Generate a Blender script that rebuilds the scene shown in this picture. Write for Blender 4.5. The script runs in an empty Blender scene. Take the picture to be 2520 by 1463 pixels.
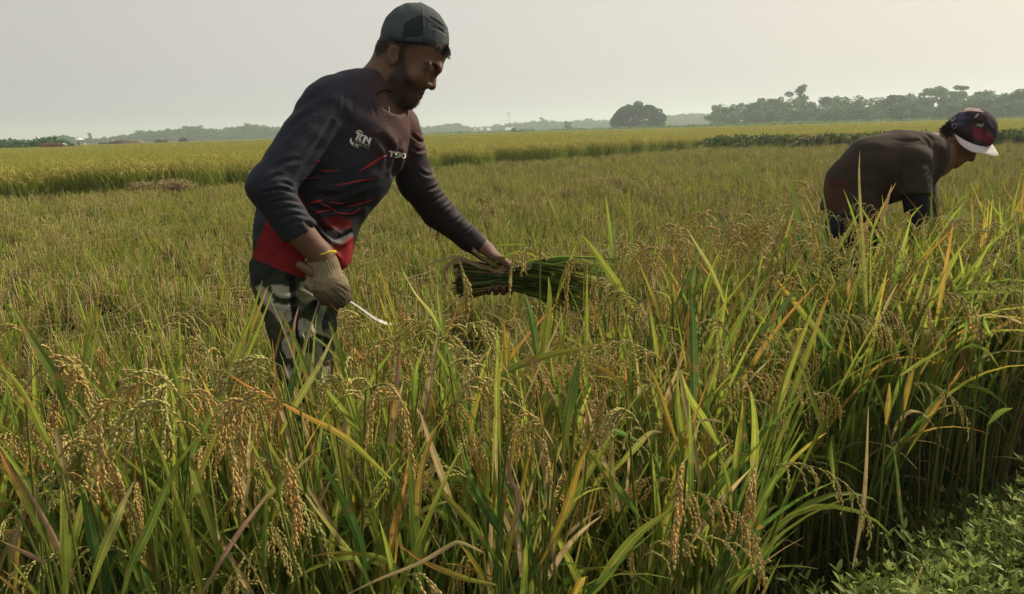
import bpy, math, random
import numpy as np
from mathutils import Vector, Matrix
from mathutils.bvhtree import BVHTree

S = bpy.context.scene
COL = S.collection
# ------------------------------------------------------------------ camera
FPX = 1902.0                       # focal length in pixels of a 2520 px wide frame
CX, CY = 1260.0, 731.5
CAMP = np.array([0.0, 0.0, 1.28])
pitch, roll = math.radians(12.1), math.radians(1.66)
Fv = np.array([0.0, math.cos(pitch), -math.sin(pitch)])
R0 = np.array([1.0, 0.0, 0.0])
U0 = np.cross(R0, Fv)
Rv = R0 * math.cos(roll) - U0 * math.sin(roll)
Uv = U0 * math.cos(roll) + R0 * math.sin(roll)
cd = bpy.data.cameras.new('camera')
cam = bpy.data.objects.new('camera', cd)
COL.objects.link(cam)
cam.matrix_world = Matrix(((Rv[0], Uv[0], -Fv[0], CAMP[0]), (Rv[1], Uv[1], -Fv[1], CAMP[1]),
                           (Rv[2], Uv[2], -Fv[2], CAMP[2]), (0, 0, 0, 1)))
cd.sensor_width = 36.0
cd.lens = 36.0 * FPX / 2520.0
cd.clip_start = 0.05
cd.clip_end = 6000.0
S.camera = cam

# ------------------------------------------------------------------ light
SUN_AZ = math.radians(55)          # to the right of the view direction
SUN_EL = math.radians(33)
sun_dir = Vector((math.sin(SUN_AZ) * math.cos(SUN_EL), math.cos(SUN_AZ) * math.cos(SUN_EL), math.sin(SUN_EL)))
sl = bpy.data.lights.new('sun', 'SUN')
sl.energy = 4.6
sl.angle = math.radians(3.0)
sl.color = (1.0, 0.86, 0.66)
so = bpy.data.objects.new('sun', sl)
COL.objects.link(so)
so.rotation_euler = sun_dir.to_track_quat('Z', 'Y').to_euler()

W = bpy.data.worlds.new('World')
S.world = W
W.use_nodes = True
wn, wl = W.node_tree.nodes, W.node_tree.links
wn.clear()
o_ = wn.new('ShaderNodeOutputWorld')
bg = wn.new('ShaderNodeBackground')
sky = wn.new('ShaderNodeTexSky')
sky.sky_type = 'NISHITA'
sky.sun_disc = False
sky.sun_elevation = SUN_EL
sky.sun_rotation = SUN_AZ
sky.air_density = 2.0
sky.dust_density = 6.0
sky.ozone_density = 1.0
# a thick, even overcast veil in front of the blue: grey-cream, brighter towards the sun
geo = wn.new('ShaderNodeTexCoord')
dot = wn.new('ShaderNodeVectorMath'); dot.operation = 'DOT_PRODUCT'
dot.inputs[1].default_value = sun_dir
mr = wn.new('ShaderNodeMapRange')
mr.inputs['From Min'].default_value = -0.3
mr.inputs['From Max'].default_value = 1.0
ramp = wn.new('ShaderNodeValToRGB')
ramp.color_ramp.elements[0].color = (4.9, 4.8, 4.6, 1)
ramp.color_ramp.elements[1].color = (7.9, 7.5, 6.9, 1)
e = ramp.color_ramp.elements.new(0.62); e.color = (6.95, 6.75, 6.3, 1)
mixs = wn.new('ShaderNodeMix'); mixs.data_type = 'RGBA'
mixs.inputs['Factor'].default_value = 0.86
wl.new(geo.outputs['Generated'], dot.inputs[0])
wl.new(dot.outputs['Value'], mr.inputs['Value'])
wl.new(mr.outputs['Result'], ramp.inputs['Fac'])
wl.new(sky.outputs['Color'], mixs.inputs['A'])
wl.new(ramp.outputs['Color'], mixs.inputs['B'])
wl.new(mixs.outputs['Result'], bg.inputs['Color'])
bg.inputs['Strength'].default_value = 0.087
wl.new(bg.outputs['Background'], o_.inputs['Surface'])

S.view_settings.view_transform = 'Standard'
S.view_settings.look = 'None'
S.view_settings.exposure = 0.28
S.view_settings.gamma = 1.0
HAZE_D = 0.00078
S.cycles.max_bounces = 8
S.cycles.diffuse_bounces = 3
S.cycles.transmission_bounces = 4
S.cycles.volume_bounces = 1
S.cycles.use_denoising = True

# ------------------------------------------------------------------ helpers
rnd = np.random.default_rng(7)


def K(px, py, d):
    """camera-space metres (right, up, forward) of a picture point at depth d"""
    return np.array([d * (px - CX) / FPX, -d * (py - CY) / FPX, d])


def W3(p):
    p = np.asarray(p, float)
    return CAMP + p[..., 0:1] * Rv + p[..., 1:2] * Uv + p[..., 2:3] * Fv


def PW(px, py, d):
    return W3(K(px, py, d))


def ground_hit(px, py, z=0.0):
    dr = Fv + (px - CX) / FPX * Rv - (py - CY) / FPX * Uv
    t = (z - CAMP[2]) / dr[2]
    return CAMP + dr * t


def to_px(w):
    q = np.asarray(w) - CAMP
    x, y, z = q @ Rv, q @ Uv, q @ Fv
    return CX + FPX * x / z, CY - FPX * y / z, z


def tag(o, label=None, cat=None, group=None, kind=None):
    if label: o['label'] = label
    if cat: o['category'] = cat
    if group: o['group'] = group
    if kind: o['kind'] = kind
    return o


def empty(name, loc=(0, 0, 0), rz=0.0):
    o = bpy.data.objects.new(name, None)
    o.empty_display_size = 0.1
    COL.objects.link(o)
    o.location = [float(a) for a in loc]
    o.rotation_euler = (0, 0, rz)
    return o


def mesh_np(name, verts, faces, cols=None, smooth=True):
    """faces: list of index arrays/lists; or an (N,4)/(N,3) int array"""
    me = bpy.data.meshes.new(name)
    verts = np.asarray(verts, dtype=np.float32)
    if isinstance(faces, np.ndarray):
        n, k = faces.shape
        me.vertices.add(len(verts)); me.vertices.foreach_set('co', verts.ravel())
        me.loops.add(n * k); me.loops.foreach_set('vertex_index', faces.astype(np.int32).ravel())
        me.polygons.add(n)
        me.polygons.foreach_set('loop_start', np.arange(0, n * k, k, dtype=np.int32))
        me.update(calc_edges=True)
    else:
        me.from_pydata(verts.tolist(), [], faces)
        me.update()
    if cols is not None:
        at = me.color_attributes.new('Col', 'FLOAT_COLOR', 'POINT')
        c = np.ones((len(verts), 4), dtype=np.float32)
        c[:, :3] = np.clip(cols, 0, 1)
        at.data.foreach_set('color', c.ravel())
    if smooth:
        me.polygons.foreach_set('use_smooth', np.ones(len(me.polygons), dtype=bool))
    me.validate()
    return me


def link(name, me, mat=None, parent=None, loc=None, linkit=True):
    o = bpy.data.objects.new(name, me)
    if mat and not me.materials: me.materials.append(mat)
    if linkit: COL.objects.link(o)
    if parent is not None: o.parent = parent
    if loc is not None: o.location = [float(a) for a in loc]
    return o


class MB:
    def __init__(self):
        self.v, self.f, self.c, self.n = [], [], [], 0

    def add(self, v, f, c):
        v = np.asarray(v, float)
        c = np.asarray(c, float)
        if c.ndim == 1: c = np.tile(c, (len(v), 1))
        self.v.append(v); self.c.append(c)
        n = self.n
        self.f.extend([tuple(i + n for i in q) for q in f])
        self.n += len(v)

    def mesh(self, name, smooth=True, origin=None):
        v = np.concatenate(self.v); c = np.concatenate(self.c)
        if origin is not None: v = v - np.asarray(origin)
        return mesh_np(name, v, self.f, c, smooth)

    def build(self, name, mat, parent=None, smooth=True, origin=None, linkit=True, loc=None):
        return link(name, self.mesh(name, smooth, origin), mat, parent, loc, linkit)


def unit(a):
    a = np.asarray(a, float)
    return a / (np.linalg.norm(a, axis=-1, keepdims=True) + 1e-12)


def tube(mb, pts, radii, col, sides=5, cap=True):
    pts = np.asarray(pts, float); n = len(pts)
    radii = np.broadcast_to(radii, (n,)) if np.ndim(radii) == 0 else np.asarray(radii)
    t = unit(np.gradient(pts, axis=0))
    ref = np.array([0, 0, 1.0]) if abs(t[0][2]) < 0.9 else np.array([1.0, 0, 0])
    a = unit(np.cross(t, ref)); b = np.cross(t, a)
    ang = np.arange(sides) * 2 * math.pi / sides
    ring = (np.cos(ang)[None, :, None] * a[:, None] + np.sin(ang)[None, :, None] * b[:, None]) * radii[:, None, None]
    v = (pts[:, None] + ring).reshape(-1, 3)
    f = []
    for i in range(n - 1):
        for j in range(sides):
            k = (j + 1) % sides
            f.append((i * sides + j, i * sides + k, (i + 1) * sides + k, (i + 1) * sides + j))
    if cap:
        f.append(tuple(range(sides))[::-1]); f.append(tuple((n - 1) * sides + j for j in range(sides)))
    col = np.asarray(col, float)
    if col.ndim == 2: col = np.repeat(col, sides, axis=0)
    mb.add(v, f, col)


def ribbon(mb, pts, widths, side, cols, crease=0.18):
    pts = np.asarray(pts, float); n = len(pts)
    t = unit(np.gradient(pts, axis=0))
    side = np.asarray(side, float)
    if side.ndim == 1: side = np.tile(side, (n, 1))
    side = unit(side - (side * t).sum(1, keepdims=True) * t)
    nr = np.cross(side, t)
    w = np.asarray(widths)[:, None] * 0.5
    v = np.stack([pts - side * w, pts + nr * w * crease * 2, pts + side * w], axis=1).reshape(-1, 3)
    cols = np.asarray(cols, float)
    if cols.ndim == 1: cols = np.tile(cols, (n, 1))
    c = np.stack([cols, cols * 0.82, cols], axis=1).reshape(-1, 3)
    f = []
    for i in range(n - 1):
        a = i * 3
        f.append((a, a + 1, a + 4, a + 3)); f.append((a + 1, a + 2, a + 5, a + 4))
    mb.add(v, f, c)


def ribbon5(mb, pts, widths, side, cols, crease=0.14):
    """a leaf blade with a pale midrib"""
    pts = np.asarray(pts, float); n = len(pts); t = unit(np.gradient(pts, axis=0)); side = np.asarray(side, float)
    if side.ndim == 1: side = np.tile(side, (n, 1))
    side = unit(side - (side * t).sum(1, keepdims=True) * t); nr = np.cross(side, t); w = np.asarray(widths)[:, None] * 0.5
    cols = np.asarray(cols, float)
    if cols.ndim == 1: cols = np.tile(cols, (n, 1))
    v = np.stack([pts + side * w * a + nr * w * crease * 2 * (1 - abs(a)) for a in (-1, -.22, 0, .22, 1)], axis=1).reshape(-1, 3)
    c = np.stack([cols * .92, cols * .88, cols * 1.5 + .03, cols * .88, cols * 1.05], axis=1).reshape(-1, 3)
    mb.add(v, [(i * 5 + j, i * 5 + j + 1, i * 5 + j + 6, i * 5 + j + 5) for i in range(n - 1) for j in range(4)], c)


def spline(pts, n):
    """Catmull-Rom through pts, n samples"""
    p = np.asarray(pts, float)
    if len(p) == 2: return p[0] + (p[1] - p[0]) * np.linspace(0, 1, n)[:, None]
    p = np.vstack([2 * p[0] - p[1], p, 2 * p[-1] - p[-2]])
    m = len(p) - 3
    u = np.linspace(0, m - 1e-6, n); i = u.astype(int); t = (u - i)[:, None]
    a, b, c, d = p[i], p[i + 1], p[i + 2], p[i + 3]
    return 0.5 * (2 * b + (c - a) * t + (2 * a - 5 * b + 4 * c - d) * t ** 2 + (3 * b - a - 3 * c + d) * t ** 3)


# ------------------------------------------------------------------ materials
def mat_new(name):
    m = bpy.data.materials.new(name); m.use_nodes = True
    nt = m.node_tree; nt.nodes.clear()
    return m, nt.nodes, nt.links


def mat_leaf(name, trans=0.4, rough=0.6, tint=(1, 1, 1), spec=0.2, noise=0.25, spots=False):
    m, N, L = mat_new(name)
    out = N.new('ShaderNodeOutputMaterial')
    at = N.new('ShaderNodeAttribute'); at.attribute_name = 'Col'
    tc = N.new('ShaderNodeTexCoord')
    nz = N.new('ShaderNodeTexNoise'); nz.inputs['Scale'].default_value = 55.0; nz.inputs['Detail'].default_value = 3
    L.new(tc.outputs['Object'], nz.inputs['Vector'])
    mrg = N.new('ShaderNodeMapRange'); mrg.inputs['To Min'].default_value = 1 - noise; mrg.inputs['To Max'].default_value = 1 + noise
    L.new(nz.outputs['Fac'], mrg.inputs['Value'])
    mul = N.new('ShaderNodeVectorMath'); mul.operation = 'SCALE'
    L.new(at.outputs['Color'], mul.inputs[0]); L.new(mrg.outputs['Result'], mul.inputs['Scale'])
    if spots:                                           # rust-coloured blotches and withered patches
        n3 = N.new('ShaderNodeTexNoise'); n3.inputs['Scale'].default_value = 42.0; n3.inputs['Detail'].default_value = 2
        L.new(tc.outputs['Object'], n3.inputs['Vector'])
        m3 = N.new('ShaderNodeMapRange'); m3.inputs['From Min'].default_value = 0.58; m3.inputs['From Max'].default_value = 0.70; m3.inputs['To Max'].default_value = 0.8
        L.new(n3.outputs['Fac'], m3.inputs['Value'])
        mx3 = N.new('ShaderNodeMix'); mx3.data_type = 'RGBA'; mx3.inputs['B'].default_value = (0.33, 0.20, 0.07, 1)
        L.new(m3.outputs['Result'], mx3.inputs['Factor']); L.new(mul.outputs['Vector'], mx3.inputs['A'])
        mul = mx3; okey = 'Result'
    else: okey = 'Vector'
    pb = N.new('ShaderNodeBsdfPrincipled'); pb.inputs['Roughness'].default_value = rough
    pb.inputs['Specular IOR Level'].default_value = spec
    L.new(mul.outputs[okey], pb.inputs['Base Color'])
    tr = N.new('ShaderNodeBsdfTranslucent')
    L.new(mul.outputs[okey], tr.inputs['Color'])
    mx = N.new('ShaderNodeMixShader'); mx.inputs['Fac'].default_value = trans
    L.new(pb.outputs[0], mx.inputs[1]); L.new(tr.outputs[0], mx.inputs[2])
    L.new(mx.outputs[0], out.inputs['Surface'])
    return m


def mat_col(name, rough=0.8, spec=0.3, bump=0.0, bscale=200.0, noise=0.12, nscale=30.0, sheen=0.0, stretch=(1, 1, 1), metallic=0.0):
    m, N, L = mat_new(name)
    out = N.new('ShaderNodeOutputMaterial')
    at = N.new('ShaderNodeAttribute'); at.attribute_name = 'Col'
    tc = N.new('ShaderNodeTexCoord')
    mp = N.new('ShaderNodeMapping'); mp.inputs['Scale'].default_value = stretch
    L.new(tc.outputs['Object'], mp.inputs['Vector'])
    nz = N.new('ShaderNodeTexNoise'); nz.inputs['Scale'].default_value = nscale; nz.inputs['Detail'].default_value = 4
    L.new(mp.outputs[0], nz.inputs['Vector'])
    mrg = N.new('ShaderNodeMapRange'); mrg.inputs['To Min'].default_value = 1 - noise * 2; mrg.inputs['To Max'].default_value = 1 + noise * 2
    L.new(nz.outputs['Fac'], mrg.inputs['Value'])
    mul = N.new('ShaderNodeVectorMath'); mul.operation = 'SCALE'
    L.new(at.outputs['Color'], mul.inputs[0]); L.new(mrg.outputs['Result'], mul.inputs['Scale'])
    pb = N.new('ShaderNodeBsdfPrincipled'); pb.inputs['Roughness'].default_value = rough
    pb.inputs['Specular IOR Level'].default_value = spec
    pb.inputs['Sheen Weight'].default_value = sheen
    pb.inputs['Metallic'].default_value = metallic
    L.new(mul.outputs['Vector'], pb.inputs['Base Color'])
    if bump > 0:
        b = N.new('ShaderNodeBump'); b.inputs['Strength'].default_value = bump; b.inputs['Distance'].default_value = 0.01
        n2 = N.new('ShaderNodeTexNoise'); n2.inputs['Scale'].default_value = bscale; n2.inputs['Detail'].default_value = 3
        L.new(mp.outputs[0], n2.inputs['Vector']); L.new(n2.outputs['Fac'], b.inputs['Height'])
        L.new(b.outputs[0], pb.inputs['Normal'])
    L.new(pb.outputs[0], out.inputs['Surface'])
    return m


M_leaf = mat_leaf('rice_leaf', 0.55, spots=True)
M_stalk = mat_leaf('rice_stalk', 0.15)
M_grain = mat_leaf('rice_grain', 0.25, rough=0.5)
M_straw = mat_leaf('stubble_blades', 0.35)
M_weed = mat_leaf('weed_leaf', 0.35, rough=0.6, spec=0.15)
M_tree = mat_leaf('tree_leaves', 0.2, rough=0.7)
M_bark = mat_col('bark', 0.9)
M_skin = mat_col('skin', 0.62, 0.25, bump=0.12, bscale=260, noise=0.08)
M_cloth = mat_col('jersey_cloth', 0.7, 0.16, bump=0.16, bscale=38, stretch=(1, 1, 2.2), noise=0.05, sheen=0.0)
M_hair = mat_col('hair', 0.6, 0.3)
M_metal = mat_col('steel', 0.25, 0.5, metallic=0.9, noise=0.05)
M_wood = mat_col('worn_wood', 0.6, 0.3, bump=0.3, bscale=80)
M_plain = mat_col('weathered', 0.85, 0.2, bump=0.2, bscale=5)


# ------------------------------------------------------------------ implicit surfaces
def smin(a, b, k):
    if np.ndim(k) == 0 and k <= 0: return np.minimum(a, b)
    h = np.clip(0.5 + 0.5 * (b - a) / k, 0, 1)
    return b * (1 - h) + a * h - k * h * (1 - h)


def RC(a, b, ra, rb):
    a = np.asarray(a, float); b = np.asarray(b, float); ab = b - a; l2 = ab @ ab + 1e-12

    def f(P):
        t = np.clip(((P - a) @ ab) / l2, 0, 1)
        return np.linalg.norm(P - a - t[:, None] * ab, axis=1) - (ra + (rb - ra) * t)
    return f


def EL(c, r, ang=0.0):
    """ellipsoid; r along (in-plane axis at ang degrees counter-clockwise from right, its perpendicular, depth)"""
    c = np.asarray(c, float); r = np.asarray(r, float); a = math.radians(ang)
    M = np.array([[math.cos(a), -math.sin(a), 0], [math.sin(a), math.cos(a), 0], [0, 0, 1.0]])

    def f(P):
        q = (P - c) @ M
        k0 = np.linalg.norm(q / r, axis=1); k1 = np.linalg.norm(q / (r * r), axis=1) + 1e-9
        return k0 * (k0 - 1) / k1
    return f


def EC(a, b, s0, s1, d0, d1):
    """elliptic tube from a to b: half width s in the picture plane, half depth d"""
    a = np.asarray(a, float); b = np.asarray(b, float); ab = b - a; L_ = np.linalg.norm(ab); ax = ab / L_
    sd = unit(np.cross(ax, [0, 0, 1.0])); dp = np.cross(ax, sd)

    def f(P):
        q = P - a; h = q @ ax; t = np.clip(h / L_, 0, 1)
        s = s0 + (s1 - s0) * t; d = d0 + (d1 - d0) * t
        e_ = h - t * L_; m = np.minimum(s, d)
        k = np.sqrt(((q @ sd) / s) ** 2 + ((q @ dp) / d) ** 2 + (e_ / m) ** 2)
        return (k - 1) * m
    return f


def CUT(fn, p, n):
    p = np.asarray(p, float); n = unit(n)
    return lambda P: np.maximum(fn(P), (P - p) @ n)


def UNION(items, k=0.03):
    def f(P):
        r = None
        for it in items:
            fn, kk = it if isinstance(it, tuple) else (it, k)
            v = fn(P)
            r = v if r is None else smin(r, v, kk)
        return r
    return f


def surfnets(fn, lo, hi, h, slack=0.01):
    lo = np.asarray(lo, float); hi = np.asarray(hi, float)
    B = 4
    nb = np.ceil((hi - lo) / (h * B)).astype(int) + 1
    n = nb * B + 1
    gx = [lo[i] + np.arange(nb[i] + 1) * h * B for i in range(3)]
    G = np.stack(np.meshgrid(*gx, indexing='ij'), -1)
    cv = fn(G.reshape(-1, 3)).reshape(G.shape[:3])
    V = np.repeat(np.repeat(np.repeat(cv, B, 0), B, 1), B, 2)[:n[0], :n[1], :n[2]].astype(np.float32)
    ca = np.abs(cv)
    mn = ca[:-1, :-1, :-1].copy()
    for dx in (0, 1):
        for dy in (0, 1):
            for dz in (0, 1):
                mn = np.minimum(mn, ca[dx:dx + nb[0], dy:dy + nb[1], dz:dz + nb[2]])
    act = mn < (h * B * 1.75 + slack)
    pm = np.zeros(n, bool)
    A = np.repeat(np.repeat(np.repeat(act, B, 0), B, 1), B, 2)
    pm[:A.shape[0], :A.shape[1], :A.shape[2]] |= A
    pm[1:A.shape[0] + 1, 1:A.shape[1] + 1, 1:A.shape[2] + 1] |= A
    for s in ((1, 0, 0), (0, 1, 0), (0, 0, 1), (1, 1, 0), (1, 0, 1), (0, 1, 1)):
        pm[s[0]:A.shape[0] + s[0], s[1]:A.shape[1] + s[1], s[2]:A.shape[2] + s[2]] |= A
    idx = np.argwhere(pm)
    P = lo + idx * h
    vals = np.empty(len(P), np.float32)
    for i in range(0, len(P), 200000):
        vals[i:i + 200000] = fn(P[i:i + 200000])
    V[idx[:, 0], idx[:, 1], idx[:, 2]] = vals
    ins = V < 0
    c = n - 1
    cs = sum(ins[a:a + c[0], b:b + c[1], d:d + c[2]].astype(np.int8) for a in (0, 1) for b in (0, 1) for d in (0, 1))
    cells = np.argwhere((cs > 0) & (cs < 8))
    cid = -np.ones(c, np.int32)
    cid[cells[:, 0], cells[:, 1], cells[:, 2]] = np.arange(len(cells))
    acc = np.zeros((len(cells), 3)); cnt = np.zeros(len(cells))
    for ax in range(3):
        o1, o2 = [(1, 2), (0, 2), (0, 1)][ax]
        for u in (0, 1):
            for w in (0, 1):
                a = cells.copy(); a[:, o1] += u; a[:, o2] += w
                b = a.copy(); b[:, ax] += 1
                va = V[a[:, 0], a[:, 1], a[:, 2]]; vb = V[b[:, 0], b[:, 1], b[:, 2]]
                m = (va < 0) != (vb < 0)
                t = va[m] / (va[m] - vb[m])
                p = a[m].astype(float); p[:, ax] += t
                acc[m] += p; cnt[m] += 1
    verts = lo + acc / cnt[:, None] * h
    faces = []
    for ax in range(3):
        o1, o2 = [(1, 2), (2, 0), (0, 1)][ax]
        sl0 = [slice(None)] * 3; sl1 = [slice(None)] * 3
        sl0[ax] = slice(0, -1); sl1[ax] = slice(1, None)
        a, b = ins[tuple(sl0)], ins[tuple(sl1)]
        e_ = np.argwhere(a != b)
        e_ = e_[(e_[:, o1] > 0) & (e_[:, o2] > 0) & (e_[:, o1] < c[o1]) & (e_[:, o2] < c[o2])]
        sg = a[e_[:, 0], e_[:, 1], e_[:, 2]]
        def cc(d1, d2):
            q = e_.copy(); q[:, o1] -= d1; q[:, o2] -= d2
            return cid[q[:, 0], q[:, 1], q[:, 2]]
        q = np.stack([cc(1, 1), cc(0, 1), cc(0, 0), cc(1, 0)], 1)
        q[~sg] = q[~sg][:, ::-1]
        faces.append(q)
    F_ = np.concatenate(faces)
    F_ = F_[(F_ >= 0).all(1)]
    return verts, F_


def relax(v, f, it=1, lam=0.5):
    for _ in range(it):
        acc = np.zeros_like(v); cnt = np.zeros(len(v))
        for i in range(4):
            j = (i + 1) % 4
            np.add.at(acc, f[:, i], v[f[:, j]]); np.add.at(cnt, f[:, i], 1)
            np.add.at(acc, f[:, j], v[f[:, i]]); np.add.at(cnt, f[:, j], 1)
        v = v + lam * (acc / np.maximum(cnt, 1)[:, None] - v)
    return v


def wob(P, s, seed=0):
    """cheap smooth pseudo-noise in [-1,1]"""
    r = np.random.default_rng(seed); out = 0
    for i in range(5):
        k = r.normal(size=3) * s * (1 + 0.35 * i); out = out + np.sin(P @ k + r.uniform(0, 6.28)) / 5 * 1.4
    return out


def in_poly(px, py, poly):
    poly = np.asarray(poly, float); ins = np.zeros(len(px), bool); n = len(poly)
    for i in range(n):
        x1, y1 = poly[i]; x2, y2 = poly[(i + 1) % n]
        c = ((y1 > py) != (y2 > py)) & (px < (x2 - x1) * (py - y1) / (y2 - y1 + 1e-9) + x1)
        ins ^= c
    return ins


def seg_d(px, py, pts):
    d = np.full(len(px), 1e9); tt = np.zeros(len(px)); n = len(pts) - 1
    for i in range(n):
        a = np.array(pts[i], float); b = np.array(pts[i + 1], float); ab = b - a
        t = np.clip(((px - a[0]) * ab[0] + (py - a[1]) * ab[1]) / (ab @ ab), 0, 1)
        q = np.hypot(px - a[0] - t * ab[0], py - a[1] - t * ab[1])
        m = q < d; d[m] = q[m]; tt[m] = (i + t[m]) / n
    return d, tt


def body_mesh(parts, origin):
    """join [(verts_cam, quads)] -> world mesh arrays"""
    vs, fs, n = [], [], 0
    for v, f in parts:
        vs.append(v); fs.append(f + n); n += len(v)
    v = np.concatenate(vs); f = np.concatenate(fs)
    return W3(v) - np.asarray(origin), f, v
def vnormals(v, f):
    a, b, c, d = v[f[:, 0]], v[f[:, 1]], v[f[:, 2]], v[f[:, 3]]
    fn = np.cross(c - a, d - b); n = np.zeros_like(v)
    for i in range(4): np.add.at(n, f[:, i], fn)
    return unit(n)


def sdf_obj(name, fns, mat, origin, colfn=None, parent=None, creases=(), post=None):
    """fns: list of (sdf, lo, hi, h, relax iterations); one mesh object. colfn(px, py, cam_verts, normals) -> (N,3)"""
    parts = []
    for fn, lo, hi, h, it in fns:
        v, f = surfnets(fn, lo, hi, h)
        v = relax(v, f, it)
        parts.append((v, f))
    w, f, v = body_mesh(parts, origin)
    vol = np.einsum('ij,ij->i', w[f[:, 0]], np.cross(w[f[:, 1]], w[f[:, 2]])).sum()
    if vol < 0: f = f[:, ::-1].copy()
    n = vnormals(w, f)
    px = CX + FPX * v[:, 0] / v[:, 2]; py = CY - FPX * v[:, 1] / v[:, 2]
    face = (n @ Fv) < 0.25
    if len(creases):
        disp = np.zeros(len(v))
        for pts, wd, amp in creases:
            sp = spline(pts, 14)
            d, t = seg_d(px, py, sp)
            prof = np.exp(-(d / wd) ** 2) - 0.55 * np.exp(-((d - 2.0 * wd) / wd) ** 2)
            disp += -amp * prof * np.sin(np.clip(t, 0, 1) * math.pi) ** 0.5 * face
        w = w + n * disp[:, None]
    if post is not None: w = post(w, n, px, py, v, face)
    n = vnormals(w, f)
    cols = colfn(px, py, v, n) if colfn else np.full((len(v), 3), 0.5)
    me = mesh_np(name, w, f, cols)
    o = link(name, me, mat, parent)
    if parent is None: o.location = [float(a) for a in origin]
    return o


def bb(pts, m):
    p = np.array(pts); return p.min(0) - m, p.max(0) + m


def bvh_of(o):
    me = o.data
    off = np.array(o.location) if o.parent is None else np.array(o.parent.location)
    co = np.empty(len(me.vertices) * 3, np.float32); me.vertices.foreach_get('co', co)
    co = co.reshape(-1, 3) + off
    return BVHTree.FromPolygons([Vector(c) for c in co.tolist()], [tuple(p.vertices) for p in me.polygons])


CV = Vector(CAMP)


def hit_px(bvh, px, py):
    d = Vector(Fv + (px - CX) / FPX * Rv - (py - CY) / FPX * Uv).normalized()
    r = bvh.ray_cast(CV, d)
    return (None, None) if r[0] is None else (r[0], r[1])


def decal(mb, bvh, poly, col, off=0.0016, step=9.0):
    """a flat printed shape: polygon (picture points) laid on the surface as a thin fitted sheet"""
    from mathutils.geometry import tessellate_polygon
    V = [tuple(p) for p in poly]
    T = [tuple(t) for t in tessellate_polygon([[Vector((x, y, 0)) for x, y in poly]])]
    for _ in range(4):                                    # split long edges so that the sheet follows the cloth
        mid, T2, split = {}, [], False
        def mp(a, b):
            k = (min(a, b), max(a, b))
            if k not in mid:
                mid[k] = len(V); V.append(((V[a][0] + V[b][0]) / 2, (V[a][1] + V[b][1]) / 2))
            return mid[k]
        for a, b, c in T:
            if max(math.dist(V[a], V[b]), math.dist(V[b], V[c]), math.dist(V[c], V[a])) > step:
                x, y, z = mp(a, b), mp(b, c), mp(c, a); T2 += [(a, x, z), (x, b, y), (z, y, c), (x, y, z)]; split = True
            else: T2.append((a, b, c))
        T = T2
        if not split: break
    out, ok = [], []
    for x, y in V:
        p, n = hit_px(bvh, x, y)
        ok.append(p is not None)
        if p is None: out.append((0, 0, 0)); continue
        if n.dot(CV - p) < 0: n = -n
        out.append(tuple(p + n * off))
    fs = [t for t in T if all(ok[k] for k in t)]
    if fs: mb.add(out, fs, col)


def strip(p, w0, w1=None, n=14, taper=True):
    """polygon of a tapered stroke through picture points"""
    s = spline(p, n); t = unit(np.gradient(s, axis=0)); nn = np.stack([-t[:, 1], t[:, 0]], 1)
    u = np.linspace(0, 1, n)
    w = w0 * (np.sin(u * math.pi) ** 0.6 if taper else np.ones(n)) * 0.5 + 0.15
    return np.vstack([s + nn * w[:, None], (s - nn * w[:, None])[::-1]]).tolist()


def strands(mb, v, n, m, count, length, col, droop, seed, rad=0.0006, jit=0.35):
    r = np.random.default_rng(seed); idx = np.flatnonzero(m)
    if len(idx) == 0: return
    for i in r.choice(idx, count):
        p = v[i]; d = unit(n[i] + droop + r.normal(size=3) * jit); L_ = length * r.uniform(0.5, 1.3)
        s = unit(np.cross(d, r.normal(size=3))) * rad
        q = p + d * L_ * 0.55 + droop * L_ * 0.12; e_ = p + d * L_ + droop * L_ * 0.45
        mb.add([p - s - n[i] * 0.001, p + s - n[i] * 0.001, q + s * 0.8, q - s * 0.8, e_], [(0, 1, 2, 3), (3, 2, 4)],
               np.array(col) * r.uniform(0.6, 1.5))


# ================================================================== the standing harvester
D = 1.9
def H(x, y, w=0.0): return K(x, y, D + w)
mm = 0.001
SKIN = np.array([0.122, 0.064, 0.040])

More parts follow.
